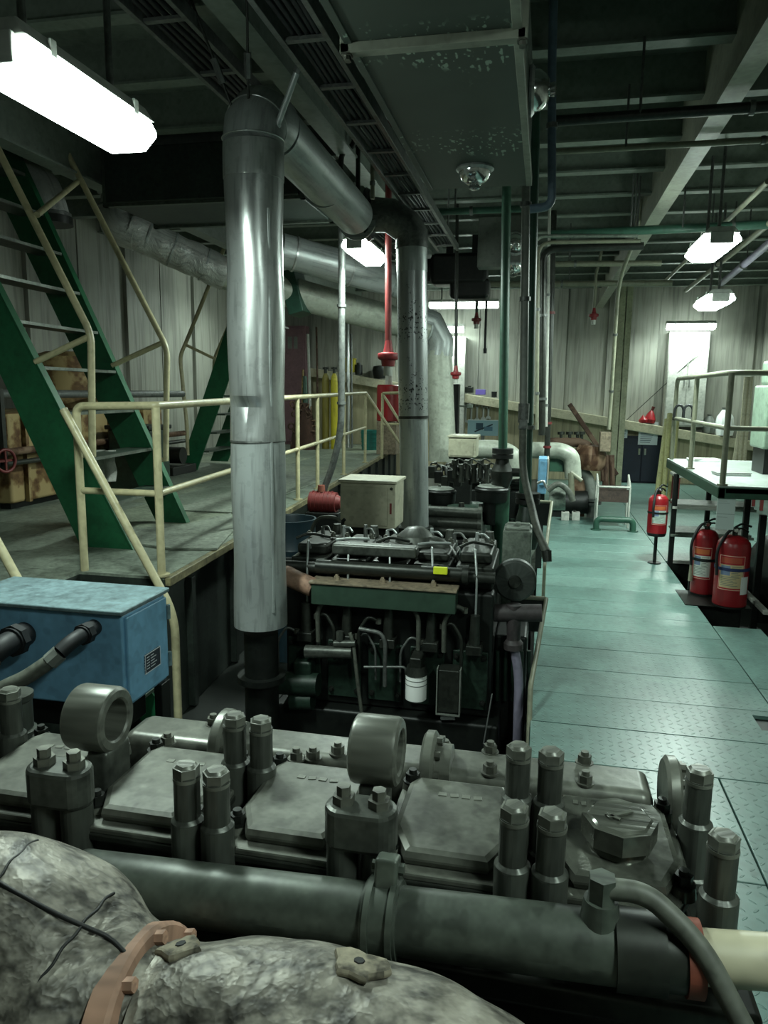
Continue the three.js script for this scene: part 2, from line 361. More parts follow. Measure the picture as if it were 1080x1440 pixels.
// door in the far bulkhead
{
  const a = P(873, 592, { z: -13.8 }), b = P(932, 690, { z: -13.8 });
  const d = struct('door_1', bx(a.x, b.x, -.0, ledgeY(b.x) - .17, -13.96, -13.86), M.blueDark, 'dark blue double door under the ledge with notices|door');
  obj('door_leaf', bx(a.x + .02, (a.x + b.x) / 2 - .006, .02, ledgeY(b.x) - .2, -13.86, -13.83, .008), M.blueDark, d);
  obj('door_leaf', bx((a.x + b.x) / 2 + .006, b.x - .02, .02, ledgeY(b.x) - .2, -13.86, -13.83, .008), M.blueDark, d);
  obj('handle', [bx((a.x + b.x) / 2 - .07, (a.x + b.x) / 2 - .03, .5, .62, -13.83, -13.79, .008), bx((a.x + b.x) / 2 + .03, (a.x + b.x) / 2 + .07, .5, .62, -13.83, -13.79, .008)], M.chrome, d);
  const notice = (seedN) => print(128, 192, (g, w, h) => {
    g.fillStyle = '#cfd6dc'; g.fillRect(0, 0, w, h); g.fillStyle = '#55606e';
    for (let i = 0; i < 11; i++) g.fillRect(14, 18 + i * 15, 60 + ((i * 37 + seedN * 13) % 42), 5);
  });
  for (const [x0, y0, x1, y1, s] of [[899, 593, 924, 626, 1], [872, 592, 882, 616, 2]]) {
    const p = P(x0, y0, { z: -13.82 }), q = P(x1, y1, { z: -13.82 });
    const n = tag(obj('notice_sheet', new THREE.BoxGeometry(q.x - p.x, p.y - q.y, .006).translate((p.x + q.x) / 2, (p.y + q.y) / 2, -13.822), notice(s)), s === 1 ? 'large grey printed notice on the dark blue door' : 'narrow pale notice at the edge of the blue door by the pillar', 'notice');
  }
}
// pillars
function pillar(x, z, w, label, m) {
  struct('pillar', [bx(x - w / 2, x + w / 2, -.02, 3.34, z - w * .5, z - w * .5 + .014), bx(x - w / 2, x + w / 2, -.02, 3.34, z + w * .5 - .014, z + w * .5), bx(x - .007, x + .007, -.02, 3.34, z - w / 2, z + w / 2)], m, label);
}
{ const p = P(864, 683, { z: -13.2 }); pillar(p.x, -13.2, .2, 'pale yellow green steel pillar beside the blue door|pillar', dirty(0xe0e2c2, .5)); }
// ================================================================ LIGHT FITTINGS
// a fluorescent fitting: c = centre of the diffuser's underside, size along x and z, light power
function fitting(c, lx, lz, power, label, o = {}) {
  const t = thing('light_fitting', label, 'light fitting', 'fluorescent fittings under the deckhead');
  const alongZ = lz > lx, w = alongZ ? lx : lz, L = alongZ ? lz : lx;
  const prof = [[-w / 2 * .6, 0], [w / 2 * .6, 0], [w / 2 * 1.0, .04], [w / 2 * 1.0, .052], [w / 2 * .84, .082], [-w / 2 * .84, .082], [-w / 2 * 1.0, .052], [-w / 2 * 1.0, .04]];
  const ext = (pr, len, off) => { const g = new THREE.ExtrudeGeometry(new THREE.Shape(pr.map(q => new THREE.Vector2(...q))), { depth: len, bevelEnabled: true, bevelSize: .006, bevelThickness: .006, bevelSegments: 2 }); g.translate(0, 0, -len / 2 + off); if (!alongZ) g.rotateY(Math.PI / 2); g.translate(c.x, c.y, c.z); return boxUV(g); };
  obj('diffuser', ext(prof, L - .04, 0), M.glow, t);
  obj('housing', [ext([[-w / 2 * .86, .094], [w / 2 * .86, .094], [w / 2 * .6, .13], [-w / 2 * .6, .13]], L - .02, 0)], M.lampHousing, t);
  for (const s of [-1, 1]) {
    obj('end_cap', alongZ ? bx(c.x - w * .3, c.x + w * .3, c.y + .02, c.y + .1, c.z + s * (L / 2) - .008, c.z + s * (L / 2) + .012, .006) : bx(c.x + s * (L / 2) - .008, c.x + s * (L / 2) + .012, c.y + .02, c.y + .1, c.z - w * .3, c.z + w * .3, .006), M.lampHousing, t);
    const q = alongZ ? V(c.x, 0, c.z + s * L * .32) : V(c.x + s * L * .32, 0, c.z);
    if (!o.wall) obj('hanger', [cy(V(q.x, c.y + .13, q.z), V(q.x, o.top || 3.36, q.z), .012, .012, 8)], M.galvDark, t);
    for (const e of [-1, 1]) obj('clip', alongZ ? bx(c.x + e * w * .44 - .006, c.x + e * w * .44 + .006, c.y + .078, c.y + .125, q.z - .014, q.z + .014, .004) : bx(q.x - .014, q.x + .014, c.y + .078, c.y + .125, c.z + e * w * .44 - .006, c.z + e * w * .44 + .006, .004), M.lampHousing, t);
  }
  if (o.wall) obj('wall_arm', [bx(c.x - .2, c.x - .16, c.y + .1, c.y + .14, ZF + .072, c.z), bx(c.x + .16, c.x + .2, c.y + .1, c.y + .14, ZF + .072, c.z)], M.lampHousing, t);
  const l = new THREE.RectAreaLight(LAMP_COLOR, power * LAMP, lx * .9, lz * .9);
  l.position.set(c.x, c.y - .012, c.z); l.rotation.x = -Math.PI / 2; l.name = 'tube_light'; t.add(l);
  return t;
}
fitting(V(-1.44, 2.36, -2.16), .2, .66, 36, 'large glowing fluorescent fitting above the cream stair railing');
fitting(V(-1.46, 2.6, -6.0), .2, .66, 55, 'glowing fluorescent fitting behind the thick silver exhaust pipe');
fitting(P(1000, 358, { y: 2.6 }), .26, .66, 55, 'glowing fluorescent fitting hung on two rods above the extinguishers');
fitting(P(1003, 432, { y: 2.42 }), .26, .62, 50, 'smaller glowing fitting hung in front of the far white locker');
fitting(P(971, 463, { z: -13.45 }), .78, .14, 50, 'long bright fitting along the top of the white locker', { wall: true });
fitting(P(633, 467, { z: -13.5 }), .5, .14, 45, 'bright fitting on the far wall behind the lagged pipe', { wall: true });
fitting(V(1.15, 2.7, -.35), .2, .66, 30, 'fluorescent fitting above the walkway behind the photographer');
fitting(V(-4.0, 2.9, -10.4), .2, .66, 16, 'fluorescent fitting over the far stair behind the silver exhaust pipe', { top: 3.598 });
fitting(P(652, 433, { z: -12.6 }), 1.15, .14, 9, 'long dim fitting under the deckhead behind the hanging hoist', { top: 3.598 });
// ================================================================ NEAR ENGINE
{
  const E1 = thing('diesel_engine', 'dark oily diesel engine with polygonal head covers and tall stud caps beside lagged manifold', 'engine');
  obj('block', [bx(-1.12, .33, -.3, .63, -1.46, -1.03, .02), bx(-1.2, .4, -.36, -.25, -1.55, -.95, .02)], M.ironBlack, E1);
  obj('head_deck', bx(-1.14, .345, .63, .68, -1.47, -1.01, .012), M.ironDark, E1);
  const CX = [-.965, -.685, -.405, -.125, .15];
  const out = s => [[-.1 * s, -.155 * s], [.1 * s, -.155 * s], [.118 * s, -.12 * s], [.12 * s, .055 * s], [.082 * s, .135 * s], [-.082 * s, .135 * s], [-.12 * s, .055 * s], [-.118 * s, -.12 * s]];
  const mv = (pts, x, z) => pts.map(([a, b]) => [a + x, b + z]);
  CX.forEach((x, i) => {
    const last = i === 4, z = -1.225;
    const h = obj('cylinder_head', bx(x - .115, x + .115, .68, .745, z - .15, z + .125, .012), M.ironDark, E1);
    obj('gasket_flange', plate(mv(out(1.02), x, z), .014, 'y', .745, .003), M.ironDark, h);
    const c = obj('head_cover', plate(mv(out(1), x, z), .014, 'y', .757, .004), last ? M.coverOily : M.cover, E1);
    obj('cover_crown', plate(mv(out(.86), x, z), .03, 'y', .769, .013), last ? M.coverOily : M.cover, c);
    for (const [dx, dz] of [[-.098, -.132], [.098, -.132], [-.1, .082], [.1, .082]]) {
      obj('boss', cy(V(x + dx, .765, z + dz), V(x + dx, .783, z + dz), .021, .019, 14), last ? M.coverOily : M.cover, c);
      at('cover_bolt', nutGeo, M.boltDark, c, V(x + dx, .783, z + dz), [0, rr(0, 1), 0]);
    }
    if (last) {
      const k = V(x + .005, .795, z + .02);
      obj('filler_neck', cy(k, k.clone().setY(.815), .052, .047, 24), M.coverOily, c);
      obj('filler_cap', [hex(k.clone().setY(.815), k.clone().setY(.85), .062, 8), cy(k.clone().setY(.85), k.clone().setY(.853), .054, .05, 8), rbx(.05, .004, .008, k.clone().setY(.855), [0, .6, 0], .001), rbx(.026, .004, .007, k.clone().add(V(-.012, .06, .01)), [0, -.5, 0], .001)], M.coverOily, c);
      for (let q = 0; q < 9; q++) obj('raised_letter', rbx(.009, .004, .013, V(x - .06 + q * .0145 + (q > 4 ? .008 : 0), .8, z - .098 + q * .002), [0, .12 * (q % 3), 0], .001), M.coverOily, c);
    } else for (let q = 0; q < 4; q++) obj('casting_mark', rbx(.016, .003, .012, V(x - .03 + q * .022, .799, z - .07), [0, .2 * (q % 2), 0], .001), M.cover, c);
  });
  // tall stud sleeves with hexagon caps
  const sleeve = lathe([[.0, 0], [.034, 0], [.034, .016], [.029, .02], [.029, .11], [.0285, .114], [.0225, .12], [.0225, .196], [0, .196]], V(0, 0, 0), V(0, 1, 0), 24);
  const cap = merge([cy(V(0, .188, 0), V(0, .194, 0), .0235, .0235, 18), hex(V(0, .194, 0), V(0, .212, 0), .023), cy(V(0, .212, 0), V(0, .217, 0), .02, .016, 6)]);
  const stud = (x, z, y = .7) => { const s = at('stud_sleeve', sleeve, M.iron, E1, V(x, y, z)); at('stud_cap', cap, M.cover, s, V(0, 0, 0), [0, rr(0, 1), 0]); };
  for (const x of [-.545, .012]) for (const z of [-1.09, -1.295]) { stud(x - .029, z); stud(x + .029, z + .006); }
  stud(.292, -1.1, .69); stud(.296, -1.3, .69); stud(-1.09, -1.3); stud(-1.12, -1.09);
  // clamped stud pairs with lifting rings behind them
  for (const [x, s] of [[-.265, 1], [-.825, 1.04]]) {
    for (const d of [-.03, .03]) {
      obj('short_sleeve', lathe([[0, 0], [.034, 0], [.034, .014], [.0285, .018], [.0285, .115], [0, .115]], V(x + d, .695, -1.095), V(x + d, 1, -1.095), 24), M.iron, E1);
      obj('clamp_bolt', [hex(V(x + d, .879, -1.095), V(x + d, .894, -1.095), .019), hex(V(x + d, .894, -1.095), V(x + d, .91, -1.095), .012)], M.bolt, E1);
    }
    const ov = []; for (let k = 0; k < 24; k++) { const a = k / 24 * 6.2832, c = Math.cos(a); ov.push([x + (Math.abs(c) < .01 ? 0 : Math.sign(c) * .028) + .033 * c, -1.095 + .035 * Math.sin(a)]); }
    obj('clamp_yoke', plate(ov, .07, 'y', .81, .008), M.iron, E1);
    const R = .064 * s, r = .04 * s, cR = V(x - .012 - (s > 1 ? .025 : 0), .888, -1.27), W = .045;
    const ring = obj('lifting_ring', lathe([[r, -W], [R - .008, -W], [R - .002, -W + .004], [R, -W + .01], [R, W - .01], [R - .002, W - .004], [R - .007, W], [r + .004, W], [r, W - .004], [r, -W]], cR, cR.clone().add(V(1, 0, 0)), 40), M.cover, E1);
    obj('ring_neck', [bx(x - .04, x + .01, .69, .838, -1.315, -1.225, .012), bx(x - .05, x + .045, .69, .72, -1.33, -1.2, .008)], M.iron, ring);
  }
  // air rail along the back of the heads with round joint flanges
  obj('air_rail', [bx(-.9, .245, .68, .785, -1.53, -1.405, .025)], M.cover, E1);
  for (const x of [-.675, -.215, .262]) {
    const c = V(x, .775, -1.44), f = obj('rail_flange', lathe([[0, 0], [.066, 0], [.074, .006], [.074, .022], [.066, .028], [.05, .03], [.05, .06], [0, .06]], c, c.clone().add(V(1, 0, 0)), 32), M.cover, E1);
    for (let q = 0; q < 5; q++) { const a = .2 + q * .7; obj('flange_bolt', hex(V(x + .028, c.y + .058 * Math.sin(a), c.z + .058 * Math.cos(a)), V(x + .04, c.y + .058 * Math.sin(a), c.z + .058 * Math.cos(a)), .009), M.bolt, f); }
  }
  for (const [px, py] of [[626, 1052], [689, 1082], [690, 1050], [822, 1068], [823, 1096], [475, 1055], [440, 1062], [300, 1015], [412, 1070], [232, 1045]]) { const p = P(px, py, { y: .79 }); at('rail_bolt', nutGeo, M.bolt, E1, V(p.x, .782, clamp(p.z, -1.515, -1.39)), [0, rr(0, 1), 0]); }
  // coolant header in front with a split coupling
  const h0 = P(120, 1238, { z: -1.0 }), h1 = P(905, 1338, { z: -1.0 }), hp = h1.clone().sub(h0);
  const hd = obj('coolant_header', sweep([h0.clone().add(V(-.02, -.05, .0)), h0, h0.clone().addScaledVector(hp, .3), h0.clone().addScaledVector(hp, .7), h1], .049, 32), M.header, E1);
  const on = t => h0.clone().addScaledVector(hp, t);
  const cp = obj('coupling', [cy(on(.545), on(.605), .056, .056, 32), cy(on(.55), on(.56), .061, .061, 32), cy(on(.59), on(.6), .061, .061, 32)], M.header, hd);
  { const q = on(.577); obj('coupling_lug', [rbx(.036, .05, .036, V(q.x, q.y + .068, q.z - .015), [-.25, 0, 0], .006), hex(V(q.x - .024, q.y + .075, q.z - .016), V(q.x + .026, q.y + .075, q.z - .016), .009)], M.header, hd); }
  obj('end_coupling', [cy(on(.955), on(1.03), .055, .055, 32), cy(on(1.03), on(1.06), .048, .047, 32)], M.ironDark, hd);
  obj('end_ring', cy(on(1.06), on(1.085), .051, .051, 32), M.orange, hd);
  { const q = on(.93), b = obj('vent_boss', [cy(V(q.x, q.y + .03, q.z), V(q.x, q.y + .075, q.z), .03, .024, 20), hex(V(q.x, q.y + .075, q.z), V(q.x, q.y + .11, q.z), .02)], M.header, hd);
    obj('vent_hose', pipe([V(q.x + .005, q.y + .092, q.z), V(q.x + .06, q.y + .095, q.z), V(q.x + .13, q.y + .05, q.z + .03), V(q.x + .2, q.y - .06, q.z + .09)], .015, .05, 14), M.conduit, b); }
  obj('outlet_pipe', pipe([P(985, 1345, { z: -1.0 }), P(1080, 1352, { z: -1.0 }), P(1300, 1370, { z: -1.0 })], .036, .05, 20), M.cream, E1);
  for (let q = 0; q < 4; q++) obj('fuel_line', pipe([V(-.7 + q * .28, .7, -1.07), V(-.69 + q * .28, .735, -1.045), V(-.6 + q * .28, .72, -1.05), V(-.58 + q * .28, .66, -1.05)], .006, .03, 8), M.ironDark, E1);
}
// lagged exhaust manifold in front of the engine
{
  const t = thing('lagged_manifold', 'thick exhaust manifold wrapped in crumpled silver lagging with a bare pink flange', 'pipe');
  const bump = (s) => (u, A, L) => 1 + .018 * Math.sin(A * 3 + L * 21 + s) + .016 * Math.sin(A * 5 - L * 34 + s * 2) + .012 * Math.sin(L * 60 + A * 2) + .08 * (fbm(((A / 6.2832) % 1 + 1) % 1, (L * .9) % 1, 7, 9, 3) - .5);
  const line = (pts, n) => { const c = new THREE.CatmullRomCurve3(pts); return c.getSpacedPoints(n); };
  const b1 = bump(1), b2 = bump(4);
  const A0 = P(165, 1395, { z: -.82 }), dir = V(.93, -.03, .1).normalize();
  const pr = line([V(-.445, .68, -.78), V(-.35, .7, -.78), V(-.22, .705, -.78), V(-.1, .69, -.775), V(0, .645, -.76), V(.08, .56, -.74), V(.15, .43, -.72)], 120);
  const main = obj('lagging', sweep(pr, (u, A, L) => .13 * b1(u, A, L), 64), M.lag, t);
  const left = line([V(-.5, .675, -.78), V(-.58, .705, -.79), V(-.7, .755, -.81), V(-.85, .77, -.81), V(-1.05, .7, -.72)], 100);
  const el = obj('elbow_lagging', sweep(left, (u, A, L) => (.125 + .025 * Math.sin(Math.min(1, u * 1.6) * 3.14)) * b2(u, A, L), 64), M.lag, t);
  const fa = V(-.497, .672, -.78), fb = V(-.457, .68, -.782);
  const fl = obj('flange', [lathe([[0, 0], [.146, 0], [.152, .005], [.152, .034], [.146, .039], [0, .039]], fa, fb, 48)], M.pinkSteel, t);
  const fd = fb.clone().sub(fa).normalize(), fu = V(0, 1, 0).addScaledVector(fd, -fd.y).normalize(), fw = fd.clone().cross(fu);
  for (let k = 0; k < 10; k++) {
    const a = k / 10 * 6.2832 + .3, q = fa.clone().addScaledVector(fu, .138 * Math.cos(a)).addScaledVector(fw, .138 * Math.sin(a));
    obj('flange_bolt', hex(q.clone().addScaledVector(fd, -.014), q.clone().addScaledVector(fd, .052), .0095), M.pinkSteel, fl);
  }
  // stitched seam and ties of the lagging cloth
  const onTube = (pts, i, ang, r) => {
    const p = pts[i], tn = pts[Math.min(i + 1, pts.length - 1)].clone().sub(pts[Math.max(0, i - 1)]).normalize(), u = V(0, 1, 0).addScaledVector(tn, -tn.y).normalize(), w = tn.clone().cross(u);
    return { q: p.clone().addScaledVector(u, r * Math.cos(ang)).addScaledVector(w, r * Math.sin(ang)), n: u.clone().multiplyScalar(Math.cos(ang)).addScaledVector(w, Math.sin(ang)) };
  };
  const lr = i => { const u = i / 100; return .127 + .025 * Math.sin(Math.min(1, u * 1.6) * 3.14); };
  const seam = []; for (let i = 8; i < 92; i += 6) seam.push(onTube(left, i, -.15 + .12 * Math.sin(i * .13), lr(i)).q);
  obj('seam_cord', sweep(new THREE.CatmullRomCurve3(seam).getSpacedPoints(60), .0032, 8), M.black, el);
  for (const i of [22, 40, 60, 78]) { const s = []; for (let a = -.75; a <= .5; a += .14) s.push(onTube(left, i + Math.round(4 * a), a, lr(i)).q); obj('tie_wire', sweep(new THREE.CatmullRomCurve3(s).getSpacedPoints(24), .0022, 6), M.black, el); }
  // torn openings of the cloth with probe sockets
  for (const [i, ang, s] of [[6, -.2, .024], [40, -.22, .03], [80, -.2, .022]]) {
    const { q, n } = onTube(pr, i, ang, .131);
    const o = []; for (let k = 0; k < 18; k++) { const a = k / 18 * 6.2832; o.push([s * (1 + .25 * Math.sin(a * 3 + i) + .12 * Math.sin(a * 7)) * Math.cos(a) * 1.2, s * (1 + .2 * Math.cos(a * 4 + i)) * Math.sin(a)]); }
    const g = plate(o, .012, 'y', -.004, .005); g.applyQuaternion(new THREE.Quaternion().setFromUnitVectors(UP, n)); g.translate(q.x, q.y, q.z);
    const pt = obj('cloth_patch', g, M.cloth, main);
    obj('probe_socket', [cy(q.clone().addScaledVector(n, .004), q.clone().addScaledVector(n, .0095), .009, .007, 7)], M.black, pt);
  }
}
// alternator of the near set with its blue terminal box
{
  const t = thing('alternator', 'blue terminal box with nameplate and black cable glands on the dark alternator', 'alternator');
  obj('housing', [cy(V(-1.22, .12, -1.62), V(-2.35, .12, -1.62), .4, .4, 40), cy(V(-1.2, .12, -1.62), V(-1.26, .12, -1.62), .36, .43, 40), bx(-2.2, -1.3, -.36, -.2, -2.0, -1.25, .02)], M.ironBlack, t);
  const b = obj('terminal_box', [bx(-1.85, -1.255, .545, .855, -2.27, -2.0, .008)], M.blue, t);
  obj('lid', bx(-1.865, -1.245, .855, .872, -2.29, -1.985, .006), M.blueTop, b);
  obj('bracket', [bx(-1.8, -1.3, .44, .55, -2.2, -2.05, .006), bx(-1.27, -1.24, .3, .55, -2.26, -2.2, .004)], M.ironBlack, t);
  obj('door', bx(-1.256, -1.244, .56, .845, -2.262, -2.012, .004), M.blue, b);
  for (const y of [.62, .79]) obj('hinge', [cy(V(-1.243, y - .025, -2.268), V(-1.243, y + .025, -2.268), .008, .008, 10)], M.blueTop, b);
  const np = print(160, 96, (g, w, h) => { g.fillStyle = '#c8ced2'; g.fillRect(0, 0, w, h); g.fillStyle = '#1a2430'; g.fillRect(5, 5, w - 10, h - 10); g.fillStyle = '#d5dadd'; for (let i = 0; i < 5; i++) { g.fillRect(16, 16 + i * 14, 30, 4); g.fillRect(56, 16 + i * 14, 34 + (i * 23) % 40, 4); } });
  const pc = P(215, 928, { x: -1.242 });
  const pg = new THREE.BoxGeometry(.1, .066, .003).rotateY(Math.PI / 2).translate(-1.2425, pc.y, pc.z); obj('nameplate', pg, np, b);
  // cable glands and conduits on the front face
  const g1 = P(120, 893, { z: -1.95 }), g2 = P(15, 905, { z: -1.93 });
  for (const [g, s] of [[g1, .85], [g2, 1.3]]) obj('cable_gland', [cy(V(g.x, g.y + .01, -2.0), V(g.x, g.y + .005, -1.93), .03 * s, .034 * s, 18), hex(V(g.x, g.y + .005, -1.96), V(g.x, g.y + .005, -1.935), .04 * s, 8), pipe([V(g.x, g.y + .005, -1.935), V(g.x - .005, g.y, -1.89), V(g.x - .03 * s, g.y - .03 * s, -1.86)], .028 * s, .03, 16)], M.rubber, b);
  obj('gland_nut', [hex(V(g1.x - .03, g1.y - .03, -1.865), V(g1.x - .055, g1.y - .055, -1.85), .026, 8)], M.grey, b);
  const rib = (pts, r) => sweep(new THREE.CatmullRomCurve3(pts).getSpacedPoints(90), (u, A, L) => r * (1 + .1 * Math.sin(L * 420)), 14);
  obj('flexible_conduit', sweep(new THREE.CatmullRomCurve3([V(g1.x - .05, g1.y - .05, -1.853), V(g1.x - .12, g1.y - .1, -1.83), V(g1.x - .21, g1.y - .15, -1.8), V(g1.x - .3, g1.y - .26, -1.76)]).getSpacedPoints(24), .023, 14), M.conduit, t);
  obj('ribbed_conduit', rib([V(g2.x - .02, g2.y - .03, -1.85), V(g2.x - .0, g2.y - .1, -1.78), V(g2.x + .01, g2.y - .2, -1.72), V(g2.x + .02, g2.y - .3, -1.68)], .036), M.conduit, t);
  const sb = P(22, 1000, { z: -1.6 });
  obj('junction_stub', lathe([[0, 0], [.05, 0], [.05, .05], [.042, .055], [.042, .13], [.046, .135], [.046, .15], [0, .15]], V(sb.x, sb.y - .1, -1.6), V(sb.x, 1, -1.6), 20), M.iron, t);
}
// ================================================================ EXHAUST PIPES
{
  const t = thing('exhaust_pipe', 'thick bright galvanised exhaust pipe with a dent, rising beside the cream railing', 'pipe');
  const z = -3.35, b = P(367, 880, { z }), m = P(359, 330, { z }), top = 2.72, r = .128;
  const x0 = b.x, x1 = m.x - .003;
  const X = y => x0 + (x1 - x0) * (y - .35) / (m.y - .35);
  const ys = [.33, 1.32, 2.5], dent = V(X(1.5) - .01, 1.49, z);
  // cladding lengths with lapped seams; the lowest metre above the joint carries a dent
  const clad = (ya, yb, rad, n) => {
    const pts = []; for (let i = 0; i <= n; i++) { const y = ya + (yb - ya) * i / n; pts.push(V(X(y), y, z)); }
    const g = sweep(pts, rad, 56); const p = g.attributes.position;
    for (let i = 0; i < p.count; i++) {
      const v = V().fromBufferAttribute(p, i), n2 = v.clone().sub(V(X(v.y), v.y, z)); if (n2.length() < rad * .9) continue; const a = Math.atan2(n2.x, n2.z);
      const dy = (v.y - 1.475), da = a + .1; const k = Math.max(0, 1 - Math.abs(da) / .8) * (dy < 0 ? Math.max(0, 1 + dy / .15) : Math.max(0, 1 - dy / .05));
      const w = .0035 * Math.sin(v.y * 9 + a * 2);
      v.addScaledVector(n2.normalize(), -.045 * k + w); p.setXYZ(i, v.x, v.y, v.z);
    }
    g.computeVertexNormals(); return toCreasedNormals(g, .3);
  };
  obj('cladding', clad(.4, 1.325, r, 60), M.galvDull, t);
  obj('cladding', clad(1.315, 2.5, r + .003, 90), M.galv, t);
  obj('cladding', clad(2.49, 2.64, r + .006, 8), M.galv, t);
  obj('lap_band', [cy(V(X(1.31), 1.31, z), V(X(1.318), 1.318, z), r + .004, r + .004, 48)], M.galvDark, t);
  obj('lap_seam', rbx(.012, 1.86, .006, V(X(1.4) + .1, 1.42, z + .083), [0, .88, (x0 - x1) / (m.y - .35)], .002), M.galvDull, t);
  // mitred elbow turning aft and the level run
  const e = [[V(X(2.64), 2.63, z), V(X(2.64), 2.74, z - .03)], [V(X(2.64), 2.72, z - .01), V(X(2.64), 2.8, z - .13)]];
  obj('elbow', [sweep([V(x1, 2.63, z), V(x1, 2.72, z - .02), V(x1, 2.78, z - .09), V(x1, 2.8, z - .19), V(x1, 2.8, z - .24)], r + .009, 48)], M.galvDull, t);
  for (const [y, dz, a] of [[2.66, 0, 0], [2.745, -.05, .7]]) obj('elbow_band', [along(new THREE.TorusGeometry(r + .009, .004, 6, 48).rotateX(Math.PI / 2), V(x1, y, z + dz), V(x1, y + Math.cos(a), z + dz - Math.sin(a)))], M.galv, t);
  obj('level_run', cy(V(x1, 2.8, z - .2), V(x1 + .02, 2.73, -5.1), r, r, 40), M.galvDull, t);
  for (const k of [-.26, -1.1, -1.9]) obj('run_band', cy(V(x1, 2.8 + k * .037, z + k), V(x1, 2.8 + (k - .02) * .037, z + k - .02), r + .006, r + .006, 40), M.galvDull, t);
  obj('bare_outlet', [cy(V(x0, .36, z), V(x0, -.34, z), .085, .085, 28), cy(V(x0, .14, z), V(x0, .11, z), .12, .12, 28)], M.ironBlack, t);
}
{
  const t = thing('exhaust_pipe', 'narrower spotted galvanised exhaust pipe rising behind the cream terminal box', 'pipe');
  const z = -5.4, b = P(583, 740, { z }), m = P(579, 350, { z }), r = .105, L = (a) => b.clone().lerp(m, a);
  obj('cladding', [cy(L(0), L(.41), r, r, 40)], M.galvDull, t); obj('cladding', [cy(L(.4), L(.93), r + .003, r + .003, 40)], M.galvPit, t);
  obj('cladding', [cy(L(.92), L(1.02), r + .005, r + .005, 40)], M.galvDull, t);
  obj('lap_band', cy(L(.402), L(.412), r + .006, r + .006, 40), M.ironDark, t);
  obj('elbow', sweep([L(1.0), L(1.05), m.clone().add(V(-.04, .15, .02)), m.clone().add(V(-.15, .22, .04)), m.clone().add(V(-.28, .23, .05))], r + .012, 40), M.galvDark, t);
  obj('flange', [cy(m.clone().add(V(-.28, .23, .05)), m.clone().add(V(-.31, .23, .05)), .16, .18, 32)], M.ironBlack, t);
  obj('base_flange', [cy(b, b.clone().add(V(0, -.03, 0)), .14, .14, 28), cy(b.clone().add(V(0, -.03, 0)), b.clone().add(V(0, -.2, 0)), .085, .085, 28)], M.ironDark, t);
}
{
  const t = thing('exhaust_pipe', 'pale lagged exhaust pipe with boxed elbow joining the sloping pipe', 'pipe');
  const z = -8.2, b = P(622, 612, { z }), m = P(617, 500, { z }), a = P(180, 322, { z: -6.4 }), kn = P(318, 386, { z: -6.9 }), k = P(608, 466, { z });
  obj('lagging', sweep([b.clone().setY(.8), b, m.clone(), m.clone().add(V(0, .05, 0))], .145, 36), M.lagPale, t);
  obj('elbow', [sweep([m, m.clone().add(V(.01, .14, 0)), k.clone().add(V(-.02, .08, .03)), k.clone().add(V(-.18, .14, .12))], .155, 8)], M.galvDull, t);
  const on = s => s < .64 ? k.clone().lerp(kn, s / .64) : kn.clone().lerp(a, (s - .64) / .36);
  obj('sloping_run', sweep([on(.02), on(.3), on(.6), on(.66)], .15, 40), M.lagPale, t);
  obj('sloping_lagging', sweep(Array.from({ length: 60 }, (_, i) => on(.64 + .36 * i / 59)), (u, A, L) => .155 * (1 + .03 * Math.sin(L * 14 + A * 3) + .025 * Math.sin(L * 31 - A * 2)), 40), M.lagSilver, t);
  for (const s of [.02, .62, .72, .84, .93]) obj('run_band', cy(on(s), on(s + .006), .16, .16, 36), M.galvDull, t);
  obj('upturn', [sweep(path([on(.97), a.clone().add(V(-.1, .02, .02)), V(a.x - .12, 3.34, a.z - .1)], .3, 8), .16, 32)], M.lagSilver, t);
  for (const q of [.08, .2, .32]) obj('upturn_band', cy(V(a.x - .12, a.y + q, a.z - .06), V(a.x - .12, a.y + q + .015, a.z - .06), .18, .18, 32), M.galvDark, t);
  obj('bracket', [rbx(.16, .42, .34, on(.44).add(V(0, .0, 0)), [0, 0, .25], .01)], M.postGreen, t);
}
{
  const t = thing('exhaust_pipe', 'short grey exhaust run behind the fluorescent fitting, sloping to the pipe bend', 'pipe');
  const a = P(395, 352, { z: -6.6 }), b = P(566, 398, { z: -7.2 });
  obj('cladding', [cy(a, b, .15, .15, 36)], M.galvDull, t);
  for (const s of [.1, .55, .9]) { const q = a.clone().lerp(b, s); obj('run_band', cy(q, a.clone().lerp(b, s + .015), .158, .158, 36), M.galv, t); }
  obj('hanger', [cy(a.clone().lerp(b, .5), a.clone().lerp(b, .5).setY(3.36), .015, .015, 8)], M.galvDark, t);
}
{
  const t = thing('lagged_pipe', 'dull lagged pipe bend under the deckhead behind the stair', 'pipe');
  const a = P(30, 248, { z: -5.42 }), b = P(58, 258, { z: -5.42 }), c = P(72, 305, { z: -5.42 });
  obj('lagging', sweep(path([a.clone().add(V(-.6, .12, 0)), a, b, c], .3, 8), .14, 28), M.lagSilver, t);
  obj('band', [cy(c, c.clone().add(V(0, .03, 0)), .15, .15, 28)], M.galvDark, t);
  obj('outlet', [cy(c, V(c.x, c.y - .06, c.z), .16, .16, 28)], M.ironBlack, t);
  obj('hanger', cy(b, b.clone().setY(3.6), .02, .02, 8), M.galvDark, t);
}
